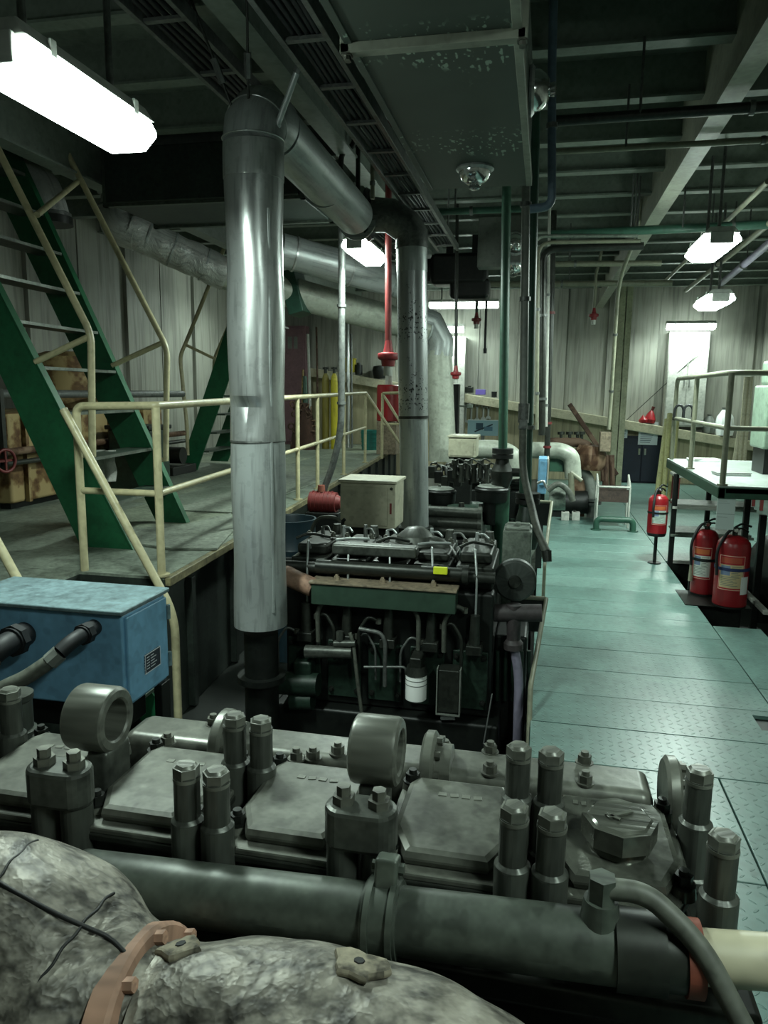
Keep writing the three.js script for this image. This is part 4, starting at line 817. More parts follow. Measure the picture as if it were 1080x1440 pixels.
// ================================================================ THE ENGINES BEHIND
function engineCore(t, x0, x1, zf, zb, top, n) {   // block, doors, heads, pipes of a set lying across the room
  const w = (x1 - x0) / n;
  obj('block', [bx(x0, x1, -.1, top - .2, zb, zf, .02), bx(x0 - .05, x1 + .05, -.36, -.1, zb - .08, zf + .08, .02)], M.ironBlack, t);
  for (let i = 0; i < n; i++) {
    const a = x0 + i * w;
    const d = obj('crankcase_door', bx(a + .02, a + w - .02, -.05, top - .5, zf, zf + .02, .006), M.engGreen, t);
    for (const [u, v] of [[.04, -.02], [w - .04, -.02], [.04, top - .54], [w - .04, top - .54]]) at('door_bolt', boltGeo, M.boltDark, d, V(a + u, v + .01, zf + .02), [Math.PI / 2, 0, 0]);
    const h = obj('cylinder_head', bx(a + .012, a + w - .012, top - .2, top - .08, zb + .06, zf - .06, .012), M.ironDark, t);
    obj('rocker_cover', bx(a + .025, a + w - .025, top - .08, top - .02 - .012 * (i % 2), zb + .1, zf - .12, .018), M.ironDark, h); obj('oil_line', pipe([V(a + .03, top + .01, zf - .1), V(a + w * .4, top + .035 - .02 * (i % 2), zf - .14), V(a + w - .03, top + .005, zf - .2)], .008, .05, 8), i % 2 ? M.galvDull : M.ironDark, h); obj('vent_cap', cy(V(a + w * .7, top - .03, zb + .16), V(a + w * .7, top + .03, zb + .16), .03, .022, 14), M.iron, h);
    for (const u of [.04, w - .04]) at('cover_bolt', nutGeo, M.bolt, h, V(a + u, top - .01, (zf + zb) / 2 + .02));
    obj('injector_pipe', pipe([V(a + w * .5, top - .04, zf - .1), V(a + w * .5, top + .02, zf - .06), V(a + w * .6, top - .12, zf + .03), V(a + w * .6, top - .3, zf + .03)], .006, .03, 6), M.galvDull, t);
    obj('fuel_pump', [cy(V(a + w * .6, top - .46, zf + .05), V(a + w * .6, top - .3, zf + .05), .028, .024, 14), bx(a + w * .6 - .04, a + w * .6 + .04, top - .5, top - .45, zf, zf + .09, .006)], M.ironDark, t);
  }
  obj('pipe_rail', cy(V(x0, top - .12, zf + .0), V(x1, top - .12, zf + .0), .03, .03, 16), M.ironDark, t);
}
{
  const t = thing('diesel_engine', 'second diesel engine with a tan topped green tray and a white oil filter', 'engine');
  const zf = -3.62, zb = -4.25;
  engineCore(t, -1.3, -.2, zf, zb, .76, 5);
  obj('drip_tray', bx(-1.12, -.38, .475, .585, -3.6, -3.5, .006), dirty(0x3c5648, .5), t);
  obj('tray_lid', bx(-1.13, -.375, .585, .598, -3.62, -3.49, .004), M.tan, t);
  for (const x of [-1.0, -.76, -.5]) at('tray_bolt', nutGeo, M.tan, t, V(x, .598, -3.56));
  obj('manifold', [cy(V(-1.12, .655, -3.6), V(-.36, .655, -3.6), .034, .034, 20), cy(V(-.36, .655, -3.6), V(-.33, .655, -3.6), .05, .05, 20)], M.ironDark, t);
  obj('return_rail', [bx(-1.05, -.6, .71, .77, -3.72, -3.63, .015)], M.iron, t);
  const f = P(585, 965, { z: -3.48 });
  const fl = obj('oil_filter', lathe([[0, 0], [.045, 0], [.053, .008], [.053, .13], [.05, .136], [0, .136]], V(f.x, f.y - .07, -3.48), V(f.x, 9, -3.48), 28), mat(0xf2f4f0, .4), t);
  obj('filter_head', [cy(V(f.x, f.y + .066, -3.48), V(f.x, f.y + .11, -3.48), .056, .045, 24), bx(f.x - .03, f.x + .03, f.y + .1, f.y + .16, -3.62, -3.44, .01)], M.ironDark, fl);
  for (const d of [.085, .11]) obj('filter_band', cy(V(f.x, f.y - .07 + d, -3.48), V(f.x, f.y - .066 + d, -3.48), .0535, .0535, 28), M.grey, fl);
  obj('yellow_tag', [(() => { const p = P(619, 803, { z: -3.55 }); return bx(p.x - .035, p.x + .035, p.y - .018, p.y + .018, -3.57, -3.55, .003); })()], M.tag, t);
  const tb = P(585, 762, { z: -3.95 });
  obj('turbocharger', [lathe([[0, 0], [.1, .01], [.12, .05], [.1, .1], [.05, .14], [0, .15]], V(tb.x, tb.y - .06, -3.95), V(tb.x - .2, 9, -3.95), 28), pipe([V(tb.x + .02, tb.y, -3.93), V(tb.x + .14, tb.y + .0, -3.92), V(tb.x + .22, tb.y - .1, -3.9)], .045, .08, 18), cy(V(tb.x, tb.y - .12, -3.95), V(tb.x, tb.y - .05, -3.95), .1, .12, 24)], M.iron, t);
  // small pipework over and in front of the heads
  for (let k = 0; k < 9; k++) {
    const x = -1.22 + k * .11, y = .3 + .09 * (k % 3), d = k % 2 ? 1 : -1;
    obj('small_pipe', pipe([V(x, y, -3.57), V(x + .05 * d, y + .03, -3.555), V(x + .1 * d, y - .05, -3.55), V(x + .1 * d, y - .22, -3.56)], .0065 + .003 * (k % 3), .03, 8), [M.galvDark, M.ironDark, M.conduit][k % 3], t);
    obj('union_nut', hex(V(x, y - .012, -3.57), V(x, y + .014, -3.57), .016), M.bolt, t);
  }
  for (let k = 0; k < 8; k++) {
    const x = -1.2 + k * .125;
    obj('valve_lever', [cy(V(x, .74, -3.98), V(x, .79 + .012 * (k % 3), -3.98), .012, .01, 10), pipe([V(x, .79, -3.98), V(x + .04, .8, -3.95), V(x + .07, .775 + .01 * (k % 2), -3.9)], .006, .02, 6)], k % 2 ? M.galvDull : M.galvDark, t);
  }
  // hoses and rods on the front
  const K = (x, y, z = -3.52) => P(x, y, { z });
  obj('hose', pipe([K(492, 890), K(497, 905), K(503, 960), K(509, 1005)], .01, .05), M.conduit, t);
  obj('bent_tube', pipe([K(505, 884), K(535, 890), K(542, 902), K(541, 965)], .011, .05), M.galvDark, t);
  obj('cross_tube', pipe([K(512, 938), K(570, 938), K(572, 950)], .007, .02), M.galvDark, t);
  obj('governor', [cy(K(430, 916), K(495, 918), .035, .03, 18), cy(K(470, 905), K(500, 905), .018, .018, 12), hex(K(478, 888), K(478, 900), .02)], M.iron, t);
  obj('starter', [cy(K(395, 960), K(448, 963), .06, .06, 22), cy(K(410, 985), K(440, 985), .05, .05, 20), bx(K(420, 0).x - .05, K(420, 0).x + .05, K(0, 950).y, K(0, 890).y, -3.6, -3.5, .02)], M.engGreen, t);
  obj('cover_panel', [(() => { const a = K(617, 940), b = K(645, 1002); return bx(a.x, b.x, b.y, a.y, -3.6, -3.5, .006); })()], M.ironDark, t);
  obj('panel_edge', [(() => { const a = K(615, 938), b = K(647, 1004); return [bx(a.x, a.x + .006, b.y, a.y, -3.55, -3.495), bx(b.x - .006, b.x, b.y, a.y, -3.55, -3.495), bx(a.x, b.x, b.y - .006, b.y, -3.55, -3.495)]; })()].flat(), M.grey, t);
  obj('drain_cock', cy(K(620, 1008), K(640, 1008), .018, .018, 12), M.chrome, t);
  obj('dip_stick', cy(K(692, 976), K(680, 1046), .004, .004, 6), M.galv, t);
  obj('elbow_lagging', sweep(path([V(-1.3, .6, -3.62), K(408, 812, -3.55), K(440, 826, -3.55)], .06), .05, 20), M.pinkSteel, t);
  // free end: belt guard disc, bracket and drain pipe
  const d = P(724, 818, { z: -3.85 });
  const ds = obj('pulley_cover', lathe([[0, 0], [.105, 0], [.112, .01], [.112, .06], [.1, .075], [.06, .08], [0, .08]], V(d.x, d.y, -3.93), V(d.x, d.y, 9), 36), heavy(0x4c5452, .5), t);
  obj('pulley_hub', lathe([[0, 0], [.035, 0], [.03, .02], [0, .02]], V(d.x, d.y, -3.85), V(d.x, d.y, 9), 20), M.ironDark, ds);
  const q = a => P(a[0], a[1], { z: -3.7 });
  obj('pump_bracket', [cy(q([690, 862]), q([762, 862]), .045, .045, 18), cy(q([723, 850]), q([722, 905]), .04, .034, 18), lathe([[0, 0], [.05, 0], [.05, .03], [.036, .05], [0, .05]], q([722, 912]), q([722, 880]), 18)], heavy(0x4a4448, .6), t);
  obj('drain_pipe', pipe([q([722, 905]), q([730, 950]), q([727, 1060])], .024, .1, 16), M.purple, t);
  for (let k = 0; k < 5; k++) { const x = 700 + k * 11; obj('cooler_tube', cy(P(x, 915, { z: -3.75 }), P(x - 1, 985, { z: -3.75 }), .012, .012, 8), M.engGreen, t); }
  obj('cooler', bx(-.2, .0 - .03, -.3, .3, -4.1, -3.78, .02), M.ironBlack, t);
}
{ // alternator of the second set
  const t = thing('alternator', 'cream painted terminal box on the second alternator', 'alternator');
  const a = P(478, 741, { z: -4.6 }), b = P(556, 681, { z: -4.6 });
  obj('terminal_box', bx(a.x, b.x, a.y, b.y, -4.9, -4.6, .01), M.boxCream, t);
  obj('lid', bx(a.x - .012, b.x + .012, b.y, b.y + .02, -4.92, -4.585, .005), M.boxCream, t);
  obj('front_panel', bx(a.x + .02, b.x - .05, a.y + .02, b.y - .025, -4.6, -4.594, .002), M.boxCream, t);
  obj('screw', [hex(V(b.x - .025, b.y - .03, -4.6), V(b.x - .025, b.y - .03, -4.59), .01), hex(V(a.x + .02, a.y + .03, -4.6), V(a.x + .02, a.y + .03, -4.585), .014, 8)], M.ironDark, t);
  obj('printed_strip', bx(b.x - .035, b.x - .022, a.y + .1, a.y + .17, -4.6, -4.597), M.redDark, t);
  obj('pedestal', [bx(a.x + .05, b.x - .02, .3, a.y, -4.85, -4.66, .01)], M.ironBlack, t);
  obj('housing', [cy(V(-1.35, .1, -4.62), V(-.75, .1, -4.62), .25, .25, 32), bx(-1.3, -.8, -.36, -.1, -4.9, -4.38)], M.engGreen, t);
  const K = (x, y) => P(x, y, { z: -4.45 });
  obj('cable', sweep(new THREE.CatmullRomCurve3([K(485, 730), K(470, 745), K(450, 770), K(420, 785), K(400, 786)]).getSpacedPoints(40), .011, 10), M.rubber, t);
  obj('cable', sweep(new THREE.CatmullRomCurve3([K(480, 735), K(470, 728), K(448, 730), K(438, 750), K(446, 772), K(470, 790)]).getSpacedPoints(40), .013, 10), M.conduit, t);
}
single('oil_drum', 'dark blue open drum between the silver pipe and the engine', 'drum', (() => { const c = P(418, 728, { z: -4.9 }); return [lathe([[0, 0], [.17, 0], [.175, .01], [.175, .2], [.18, .21], [.175, .22], [.175, .4], [.182, .415], [.17, .415], [.165, .4], [.165, .1], [0, .1]], V(c.x - .05, c.y - .42, -4.9), V(c.x - .05, 9, -4.9), 36), cy(V(c.x - .05, -.35, -4.9), V(c.x - .05, c.y - .42, -4.9), .15, .15, 20)]; })(), dirty(0x2c4450, .45));
{
  const t = thing('transfer_pump', 'small red motor pump below the platform railing', 'pump'), c = P(455, 706, { z: -6.2 });
  obj('motor', [cy(V(c.x - .12, c.y, -6.2), V(c.x + .12, c.y, -6.2), .09, .09, 22), cy(V(c.x + .12, c.y, -6.2), V(c.x + .16, c.y, -6.2), .07, .05, 18)], M.redDark, t);
  for (let k = 0; k < 6; k++) obj('cooling_fin', cy(V(c.x - .1 + k * .035, c.y, -6.2), V(c.x - .09 + k * .035, c.y, -6.2), .1, .1, 22), M.redDark, t);
  obj('base', bx(c.x - .14, c.x + .16, -.35, c.y - .08, -6.3, -6.1, .01), M.ironBlack, t); obj('top_cap', [cy(V(c.x - .02, c.y + .09, -6.2), V(c.x - .02, c.y + .15, -6.2), .035, .03, 14)], M.orange, t);
}
single('control_box', 'dark grey steel control box at the free end of the second engine', 'box', (() => { const a = P(705, 800, { z: -4.35 }), b = P(748, 748, { z: -4.35 }); return [bx(a.x, b.x, -.35, b.y, -4.62, -4.35, .01), bx(a.x + .015, b.x - .015, b.y, b.y + .012, -4.6, -4.37, .004), bx(a.x + .07, b.x - .07, b.y + .012, b.y + .03, -4.52, -4.45, .004)]; })(), M.greyBox);
// pipe guards at the walkway edge
for (const [pts, lab, z] of [[[[768, 842], [757, 905], [746, 965], [743, 1060]], 'bent grey pipe guard at the walkway edge by the pulley cover', -3.3], [[[776, 706], [772, 735], [766, 795]], 'pale pipe guard at the walkway edge beyond the control box', -5.6]]) {
  const q = pts.map(([a, b], i) => P(a, b, { z: z + (i - pts.length + 1) * .3 })), t = thing('pipe_guard', lab, 'guard');
  const foot = q[q.length - 1].clone().setY(-.35);
  obj('bar', pipe([...q, foot], .013, .03), M.greyRail, t);
  obj('top_bar', pipe([q[0], q[0].clone().add(V(-.2, 0, 0))], .013, .03), M.greyRail, t);
  obj('mesh_sheet', bx(q[0].x - .2, q[0].x - .01, q[0].y - .2, q[0].y - .01, q[0].z - .006, q[0].z, .001), M.ironBlack, t);
}
{
  const t = thing('diesel_engine', 'third diesel engine with two round black air filters', 'engine');
  engineCore(t, -1.25, -.42, -5.62, -6.25, .62, 5);
  for (const [px, py] of [[618, 690], [692, 687]]) {
    const c = P(px, py, { z: -6.0 });
    const a = obj('air_filter', lathe([[0, 0], [.13, 0], [.135, .02], [.135, .08], [.14, .085], [.14, .1], [.132, .11], [.06, .118], [0, .118]], V(c.x, c.y - .1, -6.0), V(c.x, 9, -6.0), 36), M.ironBlack, t);
    obj('filter_lid', [lathe([[0, 0], [.12, 0], [.1, .012], [0, .016]], V(c.x, c.y + .017, -6), V(c.x, 9, -6), 36), hex(V(c.x, c.y + .03, -6), V(c.x, c.y + .05, -6), .012)], M.grey, a);
    obj('filter_stem', cy(V(c.x, .5, -6), V(c.x, c.y - .1, -6), .07, .07, 20), M.ironBlack, a);
  }
  for (const [py, r] of [[718, .04], [733, .045], [745, .04]]) { const a = P(602, py, { z: -5.55 }), b = P(672, py + 4, { z: -5.55 }); obj('charge_pipe', [cy(a, b, r, r, 20), cy(b, b.clone().add(V(.03, 0, 0)), r * 1.3, r * 1.3, 20)], M.iron, t); }
  for (let k = 0; k < 6; k++) { const p = P(640 + k * 9, 652 + (k % 2) * 6, { z: -6.1 }); obj('valve_gear', [cy(p.clone().add(V(0, -.12, 0)), p, .022, .02, 10), hex(p, p.clone().add(V(0, .03, 0)), .03), pipe([p, p.clone().add(V(.03, .05, .02)), p.clone().add(V(.08, .02, .03))], .008, .03, 6)], k % 3 ? M.iron : M.ironDark, t); }
  for (let k = 0; k < 12; k++) {
    const p = P(606 + k * 7, 650 + (k * 5) % 14, { z: -6.3 }), q = p.clone().add(V(.09, .02 * (k % 3) - .02, .02));
    obj('small_pipe', pipe([p.clone().add(V(0, -.12, 0)), p, q, q.clone().add(V(.02, -.1, .02))], .008 + .004 * (k % 3), .03, 8), [M.iron, M.galvDark, M.ironDark][k % 3], t);
    obj('union_nut', hex(p.clone().add(V(.03, 0, .005)), p.clone().add(V(.055, .002, .005)), .018), M.bolt, t);
  }
  for (let k = 0; k < 5; k++) { const p = P(608 + k * 9, 655 + (k * 7) % 16, { z: -6.15 }); obj('relay_box', bx(p.x - .03, p.x + .03, p.y - .1, p.y, -6.2, -6.1, .008), k % 2 ? M.ironBlack : M.ironDark, t); }
}
{
  const t = thing('alternator', 'small cream terminal box on the third alternator', 'alternator');
  const a = P(630, 643, { z: -7.2 }), b = P(670, 616, { z: -7.2 });
  obj('terminal_box', bx(a.x, b.x, a.y, b.y, -7.5, -7.2, .01), M.boxCream, t); obj('lid', bx(a.x - .01, b.x + .012, b.y, b.y + .02, -7.52, -7.19, .004), M.boxCream, t); obj('front_panel', bx(a.x + .02, b.x - .03, a.y + .02, b.y - .02, -7.2, -7.195), M.boxCream, t);
  obj('pedestal', bx(a.x + .05, b.x - .05, .3, a.y, -7.45, -7.25), M.ironBlack, t); obj('housing', [cy(V(-1.5, .1, -7.35), V(-.5, .1, -7.35), .38, .38, 28), bx(-1.4, -.6, -.36, -.2, -7.6, -7.1)], M.engGreen, t);
}
{ // fourth set: pale lagged pipes above a dark engine
  const t = thing('diesel_engine', 'fourth diesel engine under pale lagged pipes with silver elbows', 'engine');
  engineCore(t, -1.0, -.1, -8.0, -8.6, .72, 4);
  const z = -7.9, K = (x, y, zz = z) => P(x, y, { z: zz });
  obj('lagged_pipe', sweep(path([K(632, 632), K(700, 632), K(722, 640), K(726, 672)], .2), .1, 24), M.lagPale, t);
  obj('lagged_pipe', sweep(path([K(746, 633), K(790, 634), K(804, 642), K(806, 672)], .2), .085, 24), M.lagPale, t);
  obj('sight_panel', [(() => { const a = K(773, 645), b = K(800, 664); return bx(a.x, b.x, b.y, a.y, -7.95, -7.9, .005); })()], M.greenPaint, t);
  obj('motor', [cy(K(772, 700), K(795, 700), .13, .13, 26), bx(K(772, 0).x, K(795, 0).x, -.35, K(0, 705).y, z - .12, z + .1, .01)], M.greyBox, t);
  obj('hose', pipe([K(770, 690, -7.7), K(785, 678, -7.7), K(800, 690, -7.7), K(806, 705, -7.7)], .03, .1), M.conduit, t);
  obj('standpipe', [cy(K(803, 665, -7.8), K(804, 700, -7.8), .03, .03, 14), pipe([K(802, 664, -7.8), K(818, 676, -7.8)], .02)], M.greyRail, t);
}
{
  const t = thing('control_cabinet', 'small bright blue control cabinet with white edge at the walkway', 'cabinet'), a = P(756, 682, { z: -6.6 }), b = P(770, 645, { z: -6.6 });
  obj('body', bx(a.x, b.x, a.y - .08, b.y, -6.9, -6.6, .008), M.blue, t); obj('side_strip', bx(b.x, b.x + .012, a.y - .0, b.y, -6.9, -6.6, .003), M.white, t); obj('stand', bx(a.x + .01, b.x - .01, -.35, a.y - .08, -6.85, -6.65), M.ironBlack, t); obj('door', bx(a.x + .01, b.x - .01, a.y, b.y - .02, -6.6, -6.59, .002), M.blue, t);
  obj('pipework', [pipe([V(a.x, a.y + .02, -6.57), V(a.x + .05, a.y + .05, -6.55), V(b.x, a.y - .02, -6.55)], .012, .03)], M.galv, t);
}
// pump group at the end of the engines
{
  const t = thing('pump_set', 'rusty brown pump with bent pipes in front of the cream wall', 'pump');
  const K = (x, y, z = -9.7) => P(x, y, { z });
  obj('suction_pipe', pipe([K(832, 732), K(832, 690), K(826, 665), K(800, 655)], .065, .12, 20), M.grey, t);
  obj('flange', [cy(K(832, 704), K(832, 700), .12, .12, 22), cy(K(832, 709), K(832, 705.5), .12, .12, 22)], M.galvDark, t);
  obj('casing', [lathe([[0, 0], [.16, .0], [.2, .08], [.2, .2], [.14, .3], [0, .32]], K(828, 660), K(836, 600), 28), cy(K(812, 628), K(845, 650), .07, .09, 20)], M.rust, t);
  obj('discharge_pipe', pipe([K(770, 622), K(818, 622), K(834, 632), K(838, 660)], .06, .12, 18), M.rustDark, t);
  for (const x of [789, 801, 812, 818]) obj('valve_stem', [cy(K(x, 622), K(x, 610), .02, .02, 10), cy(K(x, 611), K(x, 607), .045, .045, 14)], M.ironDark, t);
  obj('rising_arm', rbx(.06, 1.1, .06, K(834, 618, -9.9), [0, 0, .62], .01), M.rustDark, t);
  obj('support', [bx(K(843, 0).x, K(862, 0).x, -.0, K(0, 640).y, -9.9, -9.7, .01)], M.rust, t);
  obj('hanging_pipe', [cy(K(852, 640), K(851, 700), .04, .04, 14), cy(K(860, 640), K(861, 690), .035, .035, 14), cy(K(848, 660), K(848, 676), .03, .03, 12)], M.rustDark, t);
  obj('base_frame', [bx(K(770, 0).x, K(832, 0).x - .1, 0, .12, -10.1, -9.7, .01)], M.ironBlack, t);
  obj('pump_body', [cy(K(778, 706), K(826, 706), .15, .15, 22), bx(K(778, 0).x, K(826, 0).x, .1, K(0, 700).y, -10, -9.6)], M.ironBlack, t);
}
single('control_box', 'grey control box with white label above the rusty pump', 'box', (() => { const a = P(843, 635, { z: -9.45 }), b = P(860, 608, { z: -9.45 }); return [bx(a.x, b.x, a.y, b.y, -9.63, -9.45, .008), bx(a.x + .06, b.x - .02, b.y - .08, b.y - .02, -9.45, -9.445)]; })(), M.tan);
{
  for (const [x0, lab] of [[789, 'white square can on the floor in front of the pump, left of its twin'], [804, 'white square can on the floor beside the suction pipe']]) {
    const a = P(x0, 732, { y: 0 }), z = a.z, w = .095, t = thing('metal_can', lab, 'can', 'white cans by the pump');
    obj('body', bx(a.x, a.x + w, 0, .105, z - .1, z, .006), M.white, t); obj('cap', cy(V(a.x + .03, .105, z - .05), V(a.x + .03, .125, z - .05), .015, .015, 12), M.ironDark, t);
  }
}
{ // white framed trolley and pipe hoop
  const z = -9.0, K = (x, y) => P(x, y, { z }), t = thing('tool_trolley', 'trolley of white pipe frame with a brown tray beside the pump', 'trolley');
  const a = K(838, 738), b = K(883, 738), h = K(838, 684).y, m = K(838, 704).y;
  for (const [x, zz] of [[a.x, z], [b.x, z], [a.x, z - .25], [b.x, z - .25]]) obj('post', pipe([V(x, 0, zz), V(x, h + (zz < z ? .12 : 0), zz)], .012), M.white, t);
  obj('top_rail', [pipe([V(a.x, h, z), V(b.x, h, z)], .012), pipe([V(b.x, h, z), V(b.x, h + .12, z - .25)], .012), pipe([V(a.x, h, z), V(a.x, h + .12, z - .25)], .012)], M.white, t);
  obj('tray', [bx(a.x, b.x, m - .01, m, z - .25, z), bx(a.x, b.x, m, h - .03, z - .02, z - .01), bx(a.x, b.x, m, h - .03, z - .25, z - .44)], heavy(0x5a4a44, .6), t);
  const g = thing('pipe_hoop', 'low green pipe hoop on the walkway floor before the trolley', 'pipe');
  const c = P(838, 745, { y: 0 }), d = P(888, 745, { y: 0 });
  obj('hoop', pipe([V(c.x, 0, c.z), V(c.x, .13, c.z), V(d.x, .13, c.z), V(d.x, 0, c.z)], .035, .08, 18), M.greenPipe, g);
  obj('foot', [cy(V(c.x, 0, c.z), V(c.x, .01, c.z), .06, .06, 18), cy(V(d.x, 0, c.z), V(d.x, .01, c.z), .06, .06, 18)], M.greenPipe, g);
}
// ================================================================ FAR BULKHEAD
{ const t = thing('wall_locker', 'tall white locker on the ledge lit by the long fitting', 'locker'), a = P(934, 578, { z: -13.66 }), b = P(1000, 466, { z: -13.66 });
  const y0 = ledgeY(b.x) + .0;
  obj('body', bx(a.x, b.x, ledgeY(a.x), b.y, -13.92, -13.68, .01), M.white, t);
  const w = (b.x - a.x) / 2; for (const k of [0, 1]) { const d = obj('door', bx(a.x + .015 + k * w, a.x + (k + 1) * w - .008, ledgeY(a.x) + .03, b.y - .03, -13.68, -13.662, .004), M.white, t); obj('handle', bx(a.x + w + (k ? .03 : -.05), a.x + w + (k ? .05 : -.03), (y0 + b.y) / 2 - .06, (y0 + b.y) / 2 + .06, -13.662, -13.64, .004), M.grey, d); } }
const onLedge = (px) => { const p = P(px, 560, { z: -13.78 }); return V(p.x, ledgeY(p.x) + .022, -13.78); };
{ const c = onLedge(915); const t = thing('cloth_bundle', 'red cloth bundle on the ledge beside the white locker', 'cloth'); obj('cloth', [lathe([[0, 0], [.09, 0], [.1, .06], [.06, .16], [.02, .22], [0, .22]], c, c.clone().add(V(.15, 1, 0)), 14), lathe([[0, 0], [.07, 0], [.08, .05], [0, .14]], c.clone().add(V(-.1, 0, .05)), c.clone().add(V(-.2, 1, 0)), 12)], M.red, t); obj('knot', cy(c.clone().add(V(.03, .2, 0)), c.clone().add(V(.06, .28, 0)), .02, .03, 10), M.redDark, t); }
single('slanted_wire', 'thin wire slanting from the ledge up across the white locker', 'wire', (() => { const p = P(882, 572, { z: -13.72 }); return cy(V(p.x, ledgeY(p.x) + .004, -13.72), P(990, 490, { z: -13.64 }), .006, .006, 6); })(), M.ironDark);
single('small_box', 'small violet box on the ledge beside the far wall light', 'box', (() => { const c = onLedge(676); return bx(c.x - .09, c.x + .09, c.y + .005, c.y + .1, -13.8, -13.68, .006); })(), mat(0x6a5aa8, .5));
single('tin', 'small dark tin on the ledge beside the violet box', 'tin', (() => { const c = onLedge(660); return [bx(c.x - .08, c.x + .07, c.y + .006, c.y + .11, -13.8, -13.68, .01), cy(V(c.x, c.y + .11, -13.74), V(c.x, c.y + .13, -13.74), .03, .03, 12)]; })(), M.ironDark);
single('tin', 'round black tin on the ledge behind the green pipe', 'tin', (() => { const c = onLedge(695); return [cy(V(c.x, c.y + .0, -13.74), V(c.x, c.y + .09, -13.74), .05, .05, 16), cy(V(c.x, c.y + .09, -13.74), V(c.x, c.y + .1, -13.74), .053, .053, 16)]; })(), M.ironBlack);
{ // spanners hung below the ledge
  const sp = (px, L, k) => { const p = P(px, 572, { z: -13.9 }), z = -13.93, t = thing('spanner', ['longest steel spanner hung below the ledge', 'steel spanner second in the row below the ledge', 'middle steel spanner in the row below the ledge', 'short steel spanner with copper tint below the ledge', 'shortest steel spanner at the end of the row'][k], 'spanner', 'spanners hung below the ledge');
    const y1 = ledgeY(p.x) - .2; obj('shank', bx(p.x - .016, p.x + .016, y1 - L, y1, z, z + .014, .003), mat(0xd4d8d4, .4, .2), t);
    obj('jaw', [plate(Array.from({ length: 14 }, (_, i) => { const a = -2.2 + i / 13 * 4.4; return [p.x + .045 * Math.sin(a), y1 - L - .02 + .045 * Math.cos(a)]; }).concat([[p.x - .016, y1 - L - .03], [p.x + .016, y1 - L - .03]].reverse()), .016, 'z', z + .016)], mat(0xd4d8d4, .4, .2), t); obj('ring', along(new THREE.TorusGeometry(.03, .011, 8, 20).rotateX(Math.PI / 2), V(p.x, y1 + .02, z + .01), V(p.x, y1 + .02, 9)), mat(0xd4d8d4, .4, .2), t); };
  [655, 663, 671, 680, 687].forEach((x, k) => sp(x, .3 - k * .035, k));
}
{ const a = P(658, 590, { z: -12.4 }), b = P(700, 613, { z: -12.4 }); const ps = print(256, 144, (g, w, h) => { g.fillStyle = '#8fb0b8'; g.fillRect(0, 0, w, h); g.fillStyle = '#d8e2e0'; g.fillRect(0, 0, w, 6); g.fillStyle = '#2f4a58'; g.fillRect(70, 30, 60, 60); g.strokeStyle = '#22323c'; g.lineWidth = 12; g.beginPath(); g.moveTo(60, 110); g.lineTo(210, 40); g.stroke(); g.fillStyle = '#54788a'; g.fillRect(140, 60, 70, 40); });
  const t = thing('picture_board', 'pale blue picture board standing behind the cream terminal box', 'board'); obj('sheet', new THREE.BoxGeometry(b.x - a.x, a.y - b.y, .012).translate((a.x + b.x) / 2, (a.y + b.y) / 2, -12.4), ps, t); obj('post', [bx((a.x + b.x) / 2 - .03, (a.x + b.x) / 2 + .03, -.0, b.y + .1, -12.45, -12.41)], M.grey, t); obj('post_foot', bx((a.x + b.x) / 2 - .15, (a.x + b.x) / 2 + .15, -.35, .0, -12.55, -12.35), M.ironBlack, t); }
{ const p = P(642, 500, { z: -13.6 }); const t = thing('column', 'white column below the far wall light', 'column'); obj('shaft', bx(p.x - .14, p.x + .16, -.02, 2.55, -13.9, -13.62, .01), M.white, t); obj('base_plate', bx(p.x - .2, p.x + .22, -.35, -.02, -13.95, -13.55, .01), M.ironBlack, t); }
{ const p = P(635, 560, { z: -9.8 }), q = P(646, 610, { z: -9.8 }); const t = thing('switch_column', 'black slim switch column with a small lamp arm before the white column', 'column'); obj('column', bx(p.x, q.x - .02, -.35, P(635, 540, { z: -9.8 }).y, -9.95, -9.8, .01), M.ironBlack, t); obj('arm', [cy(V(q.x - .02, P(640, 571, { z: -9.8 }).y, -9.85), V(q.x + .12, P(640, 571, { z: -9.8 }).y, -9.85), .012, .012, 8), rbx(.08, .06, .06, V(q.x + .12, P(640, 571, { z: -9.8 }).y, -9.85), [0, 0, 0], .01)], M.greyBox, t); }
